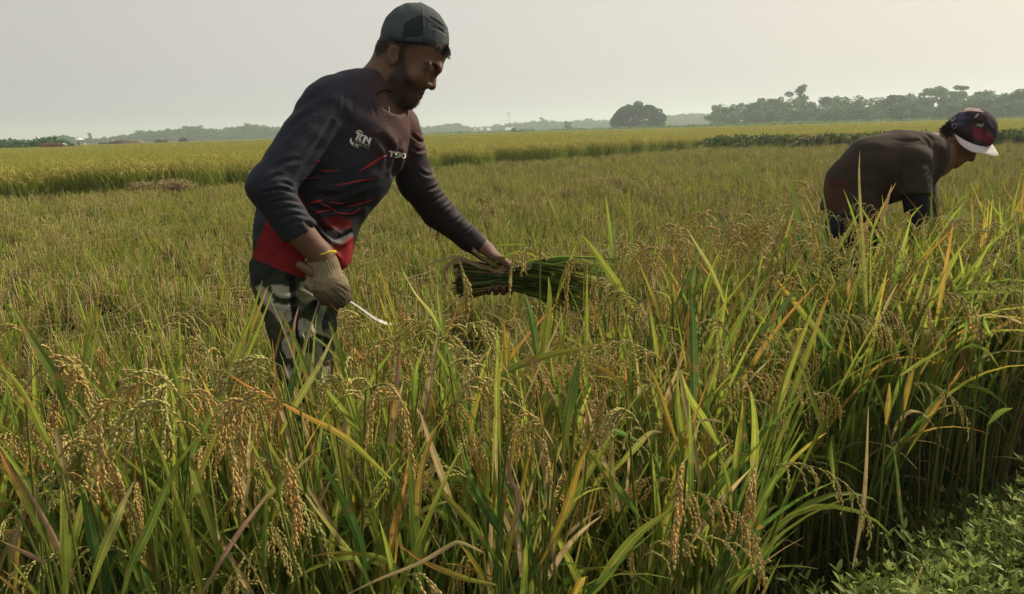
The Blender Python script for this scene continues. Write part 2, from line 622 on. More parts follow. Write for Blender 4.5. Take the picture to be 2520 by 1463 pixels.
head = UNION([
    EL(H(1020, 97), (0.080, 0.079, 0.073)),
    EL(H(986, 132), (0.052, 0.046, 0.056)),
    EL(H(1058, 134), (0.041, 0.037, 0.056), 56),
    EL(H(1031, 176), (0.054, 0.037, 0.055), 56),
    (RC(H(1073, 169, -0.018), H(1073, 169, 0.018), 0.0135, 0.0135), 0.012),
    (RC(H(1073, 168, -0.018), H(1056, 163, -0.046), 0.012, 0.010), 0.010),
    (RC(H(1073, 168, 0.018), H(1056, 163, 0.046), 0.012, 0.010), 0.010),
    EL(H(1013, 212), (0.036, 0.026, 0.038), 56),
    (RC(H(1034, 187, -0.036), H(1010, 190, -0.051), 0.015, 0.014), 0.025),
    (RC(H(1034, 187, 0.036), H(1010, 190, 0.051), 0.015, 0.014), 0.025),
    (RC(H(1004, 246, -0.011), H(1004, 246, 0.011), 0.0195, 0.0195), 0.02),
    (RC(H(1004, 240, -0.014), H(966, 190, -0.046), 0.019, 0.016), 0.025),
    (RC(H(1004, 240, 0.014), H(966, 190, 0.046), 0.019, 0.016), 0.025),
    EL(H(986, 220), (0.042, 0.028, 0.040), 50),
    # nose
    (RC(H(1069, 180), H(1064, 203), 0.0068, 0.0085), 0.010),
    (RC(H(1064, 203), H(1062.5, 211.5), 0.0085, 0.0112), 0.006),
    (EL(H(1053, 212, -0.0125), (0.0095, 0.0065, 0.0062), 10), 0.006),
    (EL(H(1053, 212, 0.0125), (0.0095, 0.0065, 0.0062), 10), 0.006),
    # mouth
    (EL(H(1025, 223), (0.021, 0.0135, 0.024), 56), 0.008),
    (RC(H(1037.5, 229.0, -0.007), H(1037.5, 229.0, 0.007), 0.0062, 0.0062), 0.003),
    (RC(H(1037.5, 229.0, -0.007), H(1026, 226, -0.023), 0.0058, 0.0035), 0.003),
    (RC(H(1037.5, 229.0, 0.007), H(1026, 226, 0.023), 0.0058, 0.0035), 0.003),
    (RC(H(1033, 238.5, -0.006), H(1033, 238.5, 0.006), 0.0066, 0.0066), 0.003),
    (RC(H(1033, 238.5, -0.006), H(1022, 231, -0.022), 0.006, 0.0035), 0.003),
    (RC(H(1033, 238.5, 0.006), H(1022, 231, 0.022), 0.006, 0.0035), 0.003),
    # neck
    (RC(H(972, 150), H(946, 205), 0.050, 0.051), 0.03),
    (RC(H(946, 205), H(915, 262, 0.005), 0.050, 0.062), 0.03),
    (RC(H(920, 240), H(925, 310), 0.066, 0.062), 0.02),
], 0.022)


def head_f(P):
    r = head(P)
    for s in (-1, 1):
        sock = EL(H(1066, 171.5, s * 0.034), (0.014, 0.010, 0.015), -32)(P)
        r = -smin(-r, sock, 0.010)                               # eye socket
        r = smin(r, np.linalg.norm(P - H(1054.5, 171.0, s * 0.031), axis=1) - 0.0132, 0.006)   # lidded eye
        nost = np.linalg.norm(P - H(1053, 219, s * 0.0075), axis=1) - 0.0032
        r = -smin(-r, nost, 0.002)
        ear = EL(H(967, 136, s * 0.069), (0.0135, 0.0255, 0.0065), -10)(P)
        hol = EL(H(970, 133, s * 0.0755), (0.008, 0.016, 0.0065), -12)(P)
        ear = -smin(-ear, hol, 0.004)
        r = smin(r, ear, 0.006)
        r = smin(r, RC(H(976, 146, s * 0.070), H(978, 152, s * 0.068), 0.005, 0.004)(P), 0.003)
    return r


# left hand gripping the cut bundle, fingers wrapped round it
HD = 2.2
def HL(x, y, w=0.0): return K(x, y, HD) + np.array([0, 0, w])
BC = HL(1228, 684)
def ringp(x, r, a):
    c = HL(x, 684); a = math.radians(a)
    return np.array([c[0], c[1] + r * math.sin(a), c[2] + r * math.cos(a)])
hand_items = [
    RC(HL(1160, 592), HL(1192, 617), 0.034, 0.0285),
    (EL(HL(1213, 634), (0.046, 0.021, 0.041), -35), 0.018),
]
for i, (x0, x1, ra) in enumerate(((1252, 1256, 0.0092), (1236, 1239, 0.0096), (1220, 1221, 0.0094), (1205, 1203, 0.0084))):
    ch = [HL(1213 + (x0 - 1225) * 0.8, 636, 0.012), ringp(x0, 0.047, 62), ringp(x0, 0.047, 5), ringp(x1, 0.045, -55), ringp(x1, 0.043, -108 + i * 4), ringp(x1, 0.041, -140 + i * 5)]
    for a in range(5):
        hand_items.append((RC(ch[a], ch[a + 1], ra * (1.08 - 0.06 * a), ra * (1.02 - 0.06 * a)), 0.004))
hand_items += [(RC(HL(1212, 640, -0.022), HL(1236, 643, -0.036), 0.0125, 0.0115), 0.008), (RC(HL(1236, 643, -0.036), HL(1252, 656, -0.044), 0.0115, 0.0095), 0.004)]
lhand = UNION(hand_items, 0.02)

# right forearm running into the glove, and the bare hand inside it
rarm = UNION([RC(K(726, 560, 1.71), K(790, 630, 1.745), 0.0345, 0.0265), RC(K(790, 630, 1.745), K(815, 700, 1.75), 0.026, 0.024)], 0.02)
# torso, hips and legs under the clothes
core = UNION([
    EC(K(925, 235, 1.9), K(850, 370, 1.9), 0.06, 0.115, 0.07, 0.12),
    EC(K(850, 370, 1.9), K(768, 500, 1.9), 0.115, 0.09, 0.12, 0.11),
    EC(K(768, 500, 1.9), K(735, 640, 1.9), 0.09, 0.095, 0.11, 0.12),
    RC(K(712, 700, 1.845), K(752, 1080, 1.80), 0.052, 0.036), RC(K(752, 1080, 1.80), K(765, 1560, 1.79), 0.036, 0.030),
    RC(K(768, 700, 1.975), K(768, 1080, 1.96), 0.050, 0.036), RC(K(768, 1080, 1.96), K(790, 1480, 1.96), 0.036, 0.030),
    RC(K(815, 270, 1.80), K(664, 464, 1.69), 0.05, 0.036), RC(K(664, 464, 1.69), K(724, 556, 1.708), 0.031, 0.030),
    RC(K(985, 325, 2.02), K(1078, 524, 2.12), 0.042, 0.030), RC(K(1078, 524, 2.12), K(1165, 600, 2.19), 0.030, 0.027),
], 0.03)
# bare feet on the ground
def foot(px, d, dx):
    a = PW(px, 1560, d); a[2] = 0.07
    b = a.copy(); b[2] = 0.035; b[1] -= 0.0
    t = b + np.array([0.15, -0.05 + dx, -0.012])
    def c(q): q = q - CAMP; return np.array([q @ Rv, q @ Uv, q @ Fv])
    return [RC(c(a), c(b), 0.036, 0.035), RC(c(b), c(t), 0.036, 0.022)]
feet = UNION(foot(765, 1.80, 0) + foot(790, 1.97, 0.02), 0.02)

lb = bb([H(900, 280, -.1), H(1120, 0, .1)], 0.02)
lh = bb([HL(1150, 740, -.1), HL(1275, 575, .1)], 0.01)
MANO = PW(740, 1000, 1.88); MANO[2] = 0.0
beard_poly = [(984, 112), (996, 118), (995, 150), (1000, 172), (1010, 194), (1026, 212), (1046, 219), (1044, 227), (1037, 229), (1031, 233), (1030, 240), (1034, 244), (1034, 262), (1010, 275), (985, 268), (955, 250), (949, 214), (958, 186), (972, 168), (981, 150)]
scalp_poly = [(920, 60), (1110, 60), (1112, 124), (1100, 140), (1080, 130), (1060, 116), (1010, 110), (996, 122), (984, 116), (962, 106), (948, 128), (925, 140)]
brow_poly = [(1037, 160), (1047, 153), (1064, 154), (1080, 162), (1084, 168), (1066, 161), (1050, 160)]


def soft_poly(px, py, poly, r):
    s = 0
    for k in range(12):
        a = k * 2.4; q = r * math.sqrt((k + .5) / 12)
        s = s + in_poly(px + q * math.cos(a), py + q * math.sin(a), poly)
    return s / 12.0


def man_col(px, py, v, n):
    c = np.tile(SKIN, (len(px), 1))
    c *= (1 + 0.10 * wob(v, 60, 3))[:, None]
    hd = (py < 275) & (px > 900) & (v[:, 2] < 2.05)
    near = np.minimum(np.abs(v[:, 2] - 1.9) / 0.05, 1)
    bm_ = (soft_poly(px, py, beard_poly, 7) * hd)[:, None] * 0.74
    c = c * (1 - bm_) + np.array([0.020, 0.015, 0.013]) * bm_
    bm_ = (soft_poly(px, py, scalp_poly, 4) * hd)[:, None] * 0.93
    c = c * (1 - bm_) + np.array([0.018, 0.014, 0.013]) * bm_
    bm_ = (soft_poly(px, py, brow_poly, 3) * hd * (np.abs(v[:, 2] - 1.9) > 0.008))[:, None] * 0.8
    c = c * (1 - bm_) + np.array([0.022, 0.016, 0.014]) * bm_
    lips = hd & (np.hypot(px - 1038, py - 229.5) < 7) | hd & (np.hypot(px - 1034, py - 239) < 8)
    c[lips] = (0.085, 0.038, 0.030)
    d, _ = seg_d(px, py, [(1016, 230), (1030, 234), (1042, 235.5)])
    c[hd & (d < 1.3)] = (0.03, 0.014, 0.012)
    d, _ = seg_d(px, py, [(1038, 172), (1050, 176), (1062, 176)])
    w_ = (np.exp(-(d / 2.2) ** 2) * hd * (np.abs(v[:, 2] - 1.9) > 0.014) * 0.6)[:, None]
    c = c * (1 - w_) + np.array([0.02, 0.014, 0.012]) * w_
    socket_shade = (np.exp(-(np.hypot(px - 1052, py - 170) / 13) ** 2) * hd * 0.35)[:, None]  # shade of the eye sockets, painted into the skin colour
    c = c * (1 - socket_shade)
    return c


man = sdf_obj('person', [
    (head_f, *bb([H(850, 330, -.1), H(1120, 0, .1)], 0.02), 0.0026, 1),
    (lhand, lh[0], lh[1], 0.0026, 1),
    (rarm, *bb([K(690, 530, 1.6), K(830, 730, 1.85)], 0.03), 0.004, 1),
    (core, *bb([K(590, 180, 1.55), K(1250, 1600, 2.3)], 0.03), 0.011, 1),
    (feet, *bb([K(700, 1530, 1.65), K(960, 1690, 2.15)], 0.06), 0.005, 1)],
    M_skin, MANO, man_col)
tag(man, 'bearded man in dark cap and black and red jersey, gloved hand holding a sickle', 'person')

# ---- jersey
torso = UNION([
    EC(K(925, 232, 1.9), K(880, 315, 1.9), 0.060, 0.128, 0.065, 0.135),
    EC(K(880, 315, 1.9), K(832, 400, 1.9), 0.128, 0.131, 0.135, 0.14),
    EC(K(832, 400, 1.9), K(778, 492, 1.9), 0.131, 0.116, 0.14, 0.13),
    EC(K(778, 492, 1.9), K(740, 585, 1.9), 0.116, 0.122, 0.13, 0.14),
    EC(K(740, 585, 1.9), K(728, 700, 1.9), 0.122, 0.122, 0.14, 0.145),
    (RC(K(922, 212, 1.89), K(836, 244, 1.81), 0.044, 0.056), 0.03),
    (RC(K(930, 222, 1.91), K(980, 300, 2.0), 0.044, 0.046), 0.03),
    (RC(K(840, 545, 1.86), K(836, 640, 1.86), 0.026, 0.020), 0.02),
], 0.03)
n1 = K(735, 572, 1.72) - K(662, 462, 1.68)
arm_r = UNION([
    RC(K(806, 268, 1.78), K(664, 462, 1.68), 0.063, 0.0455),
    (CUT(RC(K(662, 462, 1.68), K(752, 598, 1.725), 0.0455, 0.0375), K(731, 577, 1.72), n1), 0.018)], 0.018)
n2 = K(1187, 614, 2.2) - K(1151, 588, 2.18)
arm_l = UNION([
    RC(K(985, 332, 2.02), K(1025, 452, 2.06), 0.055, 0.048), RC(K(1025, 452, 2.06), K(1078, 524, 2.12), 0.048, 0.043),
    RC(K(1078, 524, 2.12), K(1151, 586, 2.18), 0.043, 0.0345),
    CUT(RC(K(1151, 586, 2.18), K(1200, 624, 2.21), 0.0345, 0.026), K(1188, 615, 2.2), n2)], 0.012)
HEMX = [560, 590, 620, 685, 753, 800, 843, 870, 1300]
HEMY = [596, 606, 636, 670, 686, 690, 665, 640, 640]


def shirt_f(P):
    px = CX + FPX * P[:, 0] / P[:, 2]; py = CY - FPX * P[:, 1] / P[:, 2]
    t = torso(P)
    t = np.maximum(t, (py - np.interp(px, HEMX, HEMY)) * P[:, 2] / FPX * 0.85)
    # round neckline, open around the neck
    nk = np.minimum(RC(K(932, 200, 1.9), K(985, 250, 1.905), 0.049, 0.046)(P), EL(K(952, 262, 1.855), (0.034, 0.040, 0.06), 62)(P))
    r = smin(t, arm_r(P), 0.006 + 0.024 * np.clip((470 - py) / 60, 0, 1))
    r = smin(r, arm_l(P), 0.028)
    r = np.maximum(r, -nk)
    return r - 0.0012 * wob(P, 45, 5)


maroon = np.array([0.060, 0.024, 0.024]); navy = np.array([0.021, 0.024, 0.034]); REDC = np.array([0.19, 0.012, 0.016]); BLK = np.array([0.010, 0.009, 0.011])
red_polys = [
    [(656, 538), (640, 580), (612, 650), (690, 690), (760, 700), (800, 690), (770, 640), (730, 590), (690, 560)],
    [(712, 452), (726, 456), (744, 484), (760, 524), (776, 560), (770, 600), (745, 560), (735, 520), (722, 486)],
    [(786, 540), (830, 532), (862, 540), (868, 560), (840, 566), (806, 560)],
    [(818, 606), (840, 600), (866, 580), (872, 610), (858, 660), (840, 672), (828, 640)],
]


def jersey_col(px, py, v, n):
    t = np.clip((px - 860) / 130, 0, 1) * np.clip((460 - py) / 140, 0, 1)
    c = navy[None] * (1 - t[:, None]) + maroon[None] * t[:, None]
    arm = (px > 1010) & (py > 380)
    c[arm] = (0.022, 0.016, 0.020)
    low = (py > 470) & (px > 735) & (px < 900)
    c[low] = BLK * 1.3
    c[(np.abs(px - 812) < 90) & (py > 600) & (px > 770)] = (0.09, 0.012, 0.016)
    gp = in_poly(px, py, [(806, 572), (820, 565), (838, 590), (868, 572), (866, 590), (840, 606), (812, 600)])
    c[gp] = (0.10, 0.095, 0.10)
    armz = v[:, 2] < 1.80
    for i, p in enumerate(red_polys):
        m = in_poly(px, py, p)
        if i == 0: m &= ~(armz & (py < 600 + (px - 692) * -0.40) & (arm_r(v) < 0.004))
        c[m] = REDC * (1.0 if i in (0, 3) else 0.55)
    onarm = arm_r(v) < 0.004
    c[onarm] = navy
    d, _ = seg_d(px, py, [(976, 252), (1000, 285), (1026, 308)])
    c[d < 2.5] = c[d < 2.5] * 0.4
    return c


cr = [([(822, 296), (790, 350), (752, 410), (722, 458)], 7, 0.006),
      ([(690, 450), (708, 452), (724, 464)], 3, 0.004), ([(640, 476), (690, 466), (730, 478)], 3.2, 0.0045),
      ([(662, 500), (705, 492), (740, 500)], 3.2, 0.0035), ([(672, 520), (715, 510), (750, 518)], 3, 0.003),
      ([(684, 541), (725, 528), (760, 536)], 3, 0.003), ([(694, 560), (735, 546), (764, 550)], 2.6, 0.0025),
      ([(648, 452), (672, 436), (700, 430)], 5, 0.003), ([(668, 420), (700, 400), (740, 392)], 6, 0.003),
      ([(862, 186), (850, 225), (842, 285)], 4, 0.0011), ([(880, 184), (872, 230), (868, 290)], 4, 0.0012), ([(893, 182), (892, 225), (896, 275)], 3.6, 0.0012),
      ([(905, 200), (912, 240), (925, 285)], 3.4, 0.0014), 
      ([(700, 300), (740, 262), (800, 225)], 8, 0.003), ([(690, 345), (730, 300), (770, 270)], 7, 0.0035),
      ([(750, 540), (785, 590), (815, 632), (836, 650)], 6, 0.010), ([(772, 530), (808, 572), (838, 588), (866, 568)], 6, 0.011),
      ([(760, 500), (800, 520), (850, 512), (900, 500)], 6, 0.004), ([(756, 470), (810, 482), (860, 470), (930, 440)], 7, 0.004),
      ([(930, 330), (960, 370), (955, 420)], 9, 0.006), ([(985, 350), (975, 400), (966, 440)], 6, 0.008),
      ([(1012, 330), (1030, 346), (1044, 352)], 3.5, 0.006), ([(1010, 360), (1030, 372), (1046, 370)], 3.5, 0.005),
      ([(1030, 420), (1052, 432), (1072, 430)], 3.5, 0.004), ([(1050, 470), (1072, 462), (1088, 452)], 3.2, 0.005),
      ([(1062, 500), (1088, 486), (1102, 474)], 3.0, 0.005), ([(1082, 524), (1106, 508), (1120, 496)], 3.0, 0.004),
      ([(1106, 552), (1130, 538), (1145, 524)], 3.0, 0.003), ([(1130, 580), (1154, 566), (1166, 556)], 2.6, 0.003),
      ([(624, 620), (680, 652), (750, 672)], 2.2, 0.002), ([(640, 560), (690, 610), (740, 640)], 9, 0.004)]
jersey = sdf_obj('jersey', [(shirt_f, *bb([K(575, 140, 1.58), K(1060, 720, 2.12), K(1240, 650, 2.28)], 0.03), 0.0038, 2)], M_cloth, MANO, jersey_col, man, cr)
tag(jersey, 'dark long-sleeved jersey with red lower panels and white lettering')

jb = bvh_of(jersey)
pr = MB()
WHT = (0.62, 0.62, 0.56)
def lg(p): return [(x / 14.86 + 849, y / 14.86 + 307.6) for x, y in p]
for p in ([(400, 305), (450, 268), (625, 332), (608, 378), (545, 358), (442, 556), (375, 532), (462, 352)],
          [(640, 352), (762, 402), (738, 428), (662, 404), (612, 418), (570, 490), (560, 528), (592, 546), (572, 612), (522, 592), (492, 540), (518, 450), (560, 388)],
          [(620, 642), (690, 432), (768, 408), (808, 428), (850, 560), (892, 460), (967, 488), (886, 742), (852, 700), (768, 510), (705, 672)],
          [(362, 545), (895, 772), (893, 790), (358, 562)],
          [(168, 560), (192, 500), (250, 475), (240, 560), (262, 628), (328, 682), (282, 742), (318, 790), (262, 752), (200, 680), (172, 620)],
          [(392, 296), (420, 228), (475, 198), (560, 202), (628, 250), (652, 312), (632, 300), (580, 256), (500, 240), (440, 255), (408, 300)],
          [(358, 720), (420, 700), (425, 722), (388, 738), (378, 772), (400, 808), (384, 812), (358, 778)],
          [(430, 712), (516, 742), (510, 758), (446, 740), (440, 762), (500, 778), (496, 792), (436, 778), (436, 806), (486, 826), (478, 842), (420, 818)],
          [(1600, 935), (1835, 972), (1822, 1024), (1744, 1012), (1704, 1175), (1636, 1160), (1676, 1002), (1588, 986)]):
    decal(pr, jb, lg(p), WHT, step=6)


def ringpoly(cx, cy, ro, ri, a0, a1, n=16, sh=0.0):
    a = np.radians(np.linspace(a0, a1, n))
    o = [(cx + ro[0] * math.cos(t) - sh * ro[1] * math.sin(t), cy + ro[1] * math.sin(t)) for t in a]
    i = [(cx + ri[0] * math.cos(t) - sh * ri[1] * math.sin(t), cy + ri[1] * math.sin(t)) for t in a[::-1]]
    return o + i
for seg in range(4):
    decal(pr, jb, lg(ringpoly(1932, 1056, (116, 82), (44, 32), seg * 90, seg * 90 + 90, 8)), WHT, step=6)
decal(pr, jb, lg([(2046, 1060), (2048, 1120), (2000, 1180), (1930, 1200), (1806, 1192), (1812, 1152), (1920, 1156), (1975, 1130), (1990, 1090)]), WHT, step=6)
for a0 in (0, 90, 180, 270):
    decal(pr, jb, lg(ringpoly(2130, 1120, (84, 108), (38, 62), a0, a0 + 90, 8)), WHT, step=6)
# the small line of lettering under the emblem
fc = bpy.data.curves.new('lettering', 'FONT'); fc.body = 'Team Cable Network'; fc.size = 1.0; fc.resolution_u = 2
fo = bpy.data.objects.new('lettering', fc); COL.objects.link(fo)
bpy.context.view_layer.update()
tm = fo.evaluated_get(bpy.context.evaluated_depsgraph_get()).to_mesh()
tv = np.array([v.co[:2] for v in tm.vertices]); wd = tv[:, 0].max()
for p in tm.polygons:
    q = [tv[i] for i in p.vertices]
    q = [(338 + 540 * x / wd - 6 * y, 655 + 232 * x / wd - 62 * y) for x, y in q]
    decal(pr, jb, lg(q), WHT, off=0.0018, step=50)
fo.evaluated_get(bpy.context.evaluated_depsgraph_get()).to_mesh_clear()
bpy.data.objects.remove(fo); bpy.data.curves.remove(fc)
def c2(p): return [(x / 2.972 + 584.5, y / 2.972 + 246) for x, y in p]
RS = (0.30, 0.020, 0.024)
for pts, w_ in (([(880, 524), (960, 480), (1040, 428), (1094, 400)], 5.5), ([(606, 516), (670, 520), (748, 515)], 3.6), ([(460, 576), (540, 568), (620, 570)], 1.8),
                ([(704, 626), (800, 612), (900, 590), (1010, 572)], 3.6), ([(526, 752), (580, 742), (632, 732)], 4.2), ([(664, 748), (720, 752), (776, 762)], 2.6),
                ([(798, 780), (880, 762), (1000, 724)], 3.6), ([(566, 832), (630, 812), (690, 796)], 4.0), ([(712, 826), (790, 832), (850, 826), (900, 790)], 3.4),
                ([(580, 440), (605, 448)], 4.0), ([(560, 735), (700, 800), (720, 830)], 1.6)):
    decal(pr, jb, strip(c2(pts), w_), RS, off=0.0012, step=12)
mp_ = pr.build('print', mat_col('print_ink', 0.5, 0.3, noise=0.03), jersey, smooth=False, origin=MANO)
tag(mp_, 'white emblem, lettering and red stripes printed on the chest')

# ---- trousers
trs = UNION([
    EC(K(734, 560, 1.9), K(733, 650, 1.9), 0.09, 0.104, 0.11, 0.125),
    EC(K(733, 650, 1.9), K(735, 705, 1.9), 0.104, 0.093, 0.125, 0.122),
    (RC(K(702, 690, 1.83), K(719, 760, 1.82), 0.074, 0.066), 0.03), (RC(K(719, 760, 1.82), K(729, 840, 1.81), 0.066, 0.056), 0.02),
    RC(K(729, 840, 1.81), K(748, 980, 1.80), 0.056, 0.047), RC(K(748, 980, 1.80), K(764, 1500, 1.79), 0.047, 0.046),
    RC(K(776, 690, 1.98), K(771, 820, 1.97), 0.063, 0.056), RC(K(771, 820, 1.97), K(766, 980, 1.96), 0.056, 0.049), RC(K(766, 980, 1.96), K(790, 1440, 1.96), 0.049, 0.046)], 0.014)
def trs_f(P): return trs(P) - 0.003 * wob(P, 22, 9) - 0.0012 * wob(P, 70, 10)
crt = [([(640, 720), (700, 745), (735, 740)], 7, 0.006), ([(660, 800), (700, 830), (730, 820)], 6, 0.005), ([(745, 820), (790, 835), (815, 850)], 5, 0.006),
       ([(690, 900), (720, 915), (760, 900)], 6, 0.005), ([(752, 760), (756, 850), (762, 940)], 5, 0.008)]


def camo(px, py, v, n):
    q = v * np.array([1.0, 0.85, 0.7])
    a = wob(q, 26, 21) + 0.45 * wob(q, 60, 22)
    b = wob(q, 22, 31) + 0.4 * wob(q, 55, 32)
    g = wob(q, 24, 41) + 0.3 * wob(q, 50, 42)
    c = np.tile([0.026, 0.036, 0.019], (len(px), 1)).astype(float)
    c[g > 0.35] = (0.045, 0.048, 0.028)
    c[b > 0.22] = (0.009, 0.010, 0.009)
    lt = [[(628, 708), (640, 700), (668, 722), (672, 745), (700, 752), (724, 742), (728, 770), (706, 800), (716, 840), (724, 880), (706, 882), (694, 860), (700, 810), (672, 772), (650, 750)],
          [(738, 694), (760, 692), (776, 706), (790, 716), (770, 728), (745, 716), (736, 712)],
          [(664, 700), (690, 700), (722, 712), (716, 732), (690, 736), (674, 722)],
          [(730, 790), (752, 782), (770, 800), (776, 822), (752, 836), (734, 820)],
          [(696, 905), (712, 900), (732, 922), (724, 938), (704, 930)],
          [(744, 872), (772, 868), (768, 900), (775, 930), (760, 975), (742, 972), (738, 930), (744, 905)],
          [(795, 905), (812, 900), (812, 950), (800, 960), (790, 930)]]
    for p in lt: c[in_poly(px, py, p)] = (0.30, 0.28, 0.225)
    c[(a > 0.62) & (py > 985)] = (0.30, 0.28, 0.225)
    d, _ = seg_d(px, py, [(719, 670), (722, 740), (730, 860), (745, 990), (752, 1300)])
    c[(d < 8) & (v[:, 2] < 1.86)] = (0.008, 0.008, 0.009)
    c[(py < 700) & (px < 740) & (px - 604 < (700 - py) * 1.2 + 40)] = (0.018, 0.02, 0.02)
    return c


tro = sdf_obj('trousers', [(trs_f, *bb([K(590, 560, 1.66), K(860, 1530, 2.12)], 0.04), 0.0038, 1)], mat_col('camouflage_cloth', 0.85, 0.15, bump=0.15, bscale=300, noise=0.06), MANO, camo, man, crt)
tag(tro, 'camouflage trousers in grey, olive and black')

# ---- cap worn low on the head
capc = H(1021, 98)
def cap_f(P):
    o = EL(capc, (0.0845, 0.0865, 0.080))(P)
    i = EL(capc, (0.0815, 0.0835, 0.077))(P)
    px = CX + FPX * P[:, 0] / P[:, 2]; py = CY - FPX * P[:, 1] / P[:, 2]
    r = np.maximum(o, -(i + 0.003))
    rim = np.interp(px, [930, 1000, 1060, 1110], [98, 103, 108, 119])
    r = np.maximum(r, (py - rim) * 0.00095)
    r = smin(r, EL(H(1035, 13), (0.0105, 0.0055, 0.0105), -12)(P), 0.002)
    return r - 0.0009 * wob(P, 70, 12)


def cap_col(px, py, v, n):
    c = np.tile([0.070, 0.085, 0.086], (len(px), 1)).astype(float)
    c *= (1 + 0.18 * wob(v, 40, 8))[:, None]
    fr = px > 1040
    grid = (np.sin(px * 2 * math.pi / 3.4) * np.sin(py * 2 * math.pi / 3.4) > 0.1)
    c[fr & grid] *= 1.25
    c[fr & ~grid] *= 0.8
    p = [(989, 93), (993, 60), (1012, 46), (1036, 38), (1041, 48), (1036, 92)]
    c[in_poly(px, py, p)] = (0.028, 0.035, 0.036)
    d, _ = seg_d(px, py, [(1035, 14), (1037, 50), (1042, 100)]); c[d < 1.6] *= 0.5
    d, _ = seg_d(px, py, [(935, 93), (1000, 97.5), (1060, 102), (1108, 113)]); c[d < 2.2] *= 0.62
    pf = [(1030, 36), (1050, 40), (1078, 58), (1100, 74), (1090, 76), (1060, 62)]
    c[in_poly(px, py, pf)] *= 0.55
    return c


capo = sdf_obj('cap', [(cap_f, *bb([H(930, 130, -.09), H(1112, 2, .09)], 0.01), 0.0026, 1)], mat_col('cap_cloth', 0.9, 0.15, bump=0.2, bscale=700, noise=0.06), MANO, cap_col, man,
               [([(1052, 40), (1080, 58), (1100, 76)], 2.5, 0.003), ([(1058, 66), (1082, 74), (1102, 88)], 2.2, 0.002), ([(1036, 20), (1038, 60), (1042, 98)], 1.6, 0.0018), ([(990, 24), (984, 60), (982, 96)], 1.5, 0.0015)])
tag(capo, 'dark grey-green cloth cap with a mesh front and a button on top')

# ---- hair, beard
bw = np.empty(len(man.data.vertices) * 3, np.float32); man.data.vertices.foreach_get('co', bw); bw = bw.reshape(-1, 3).astype(float) + MANO
fq = np.array([tuple(p.vertices) for p in man.data.polygons]); bn = vnormals(bw, fq)
bpx, bpy_, bz = to_px(bw)
hm = (bpy_ < 275) & (bpx > 900) & (bz < 2.05)
mbr = MB()
down = -Uv * 0.5 + Rv * 0.25
strands(mbr, bw, bn, hm & in_poly(bpx, bpy_, beard_poly), 1900, 0.0036, (0.038, 0.028, 0.022), down * 1.1, 5, rad=0.0004, jit=0.5)
strands(mbr, bw, bn, hm & in_poly(bpx, bpy_, brow_poly) & (np.abs(bz - 1.9) > 0.01), 200, 0.0030, (0.03, 0.02, 0.016), -Rv * 1.6, 6, rad=0.0004)
mbr.build('beard', M_hair, man, origin=MANO)
mh = MB()
strands(mh, bw, bn, hm & in_poly(bpx, bpy_, scalp_poly) & (bpy_ > 98), 1800, 0.0035, (0.02, 0.016, 0.014), -Uv * 1.6 - Rv * 0.1, 7, rad=0.0004)
rh = np.random.default_rng(11)
for i in range(150):                                                  # curls hanging over the forehead
    x0, y0 = rh.uniform(1082, 1103), rh.uniform(108, 120); w0 = rh.uniform(-0.03, 0.03)
    L_ = rh.uniform(18, 42); ph = rh.uniform(0, 6.28); pts = []
    for t in np.linspace(0, 1, 12):
        pts.append(H(x0 + 5.5 * t + 3.4 * math.sin(ph + t * 9) * t + 3 * t * (1 - t), y0 + L_ * t * (1 - .25 * t), w0 + 0.004 * math.cos(ph + t * 9)))
    tube(mh, W3(np.array(pts)), np.linspace(0.0009, 0.0003, 12), (0.018, 0.014, 0.012), 3, False)
mh.build('hair', M_hair, man, origin=MANO)

# ---- necklace
nl = MB(); npts = []
mb_ = bvh_of(man)
for x, y in spline([(957, 264), (959, 278), (955, 289), (946, 291), (934, 284), (924, 270)], 30):
    p, n = hit_px(mb_, x, y)
    npts.append(np.array(p - Vector(Fv) * 0.004))
npts = np.array(npts)
for _ in range(3): npts[1:-1] = (npts[:-2] + npts[1:-1] + npts[2:]) / 3
tube(nl, npts, 0.0011, (0.7, 0.68, 0.62), 5)
nl.build('necklace', M_metal, man, origin=MANO)

# ---- glove
def G(x, y, w=0.0): return K(x, y, 1.75) + np.array([0, 0, w])
gitems = [RC(G(787, 630), G(796, 655), 0.0285, 0.031), RC(G(796, 655), G(806, 690), 0.031, 0.038),
          (EL(G(815, 708, -0.004), (0.043, 0.038, 0.033), -20), 0.012), (EL(G(822, 724, 0.0), (0.036, 0.030, 0.034), -40), 0.010),
          (RC(G(772, 680, -0.008), G(766, 702, -0.016), 0.013, 0.012), 0.008), (RC(G(766, 702, -0.016), G(779, 714, -0.022), 0.012, 0.010), 0.004)]
for (x, y), (x2, y2), (x3, y3) in (((847, 712), (846, 735), (826, 733)), ((836, 730), (832, 747), (814, 741)), ((816, 738), (811, 750), (797, 741)), ((797, 734), (791, 741), (781, 732))):
    gitems += [(RC(G(x - 8, y - 10, -0.014), G(x, y, 0.004), 0.0115, 0.0120), 0.005), (RC(G(x, y, 0.004), G(x2, y2, 0.030), 0.0120, 0.0110), 0.004), (RC(G(x2, y2, 0.030), G(x3, y3, 0.040), 0.011, 0.0095), 0.004)]
gun = UNION(gitems, 0.014)
GP, GN_ = G(788, 626), G(800, 668) - G(788, 630)
def glove_f(P):
    r = gun(P); r = np.maximum(r, -((P - GP) @ unit(GN_)))
    hole = RC(G(780, 605), G(792, 640), 0.0285, 0.0275)(P)
    return np.maximum(r, -hole) - 0.0006 * wob(P, 160, 77)


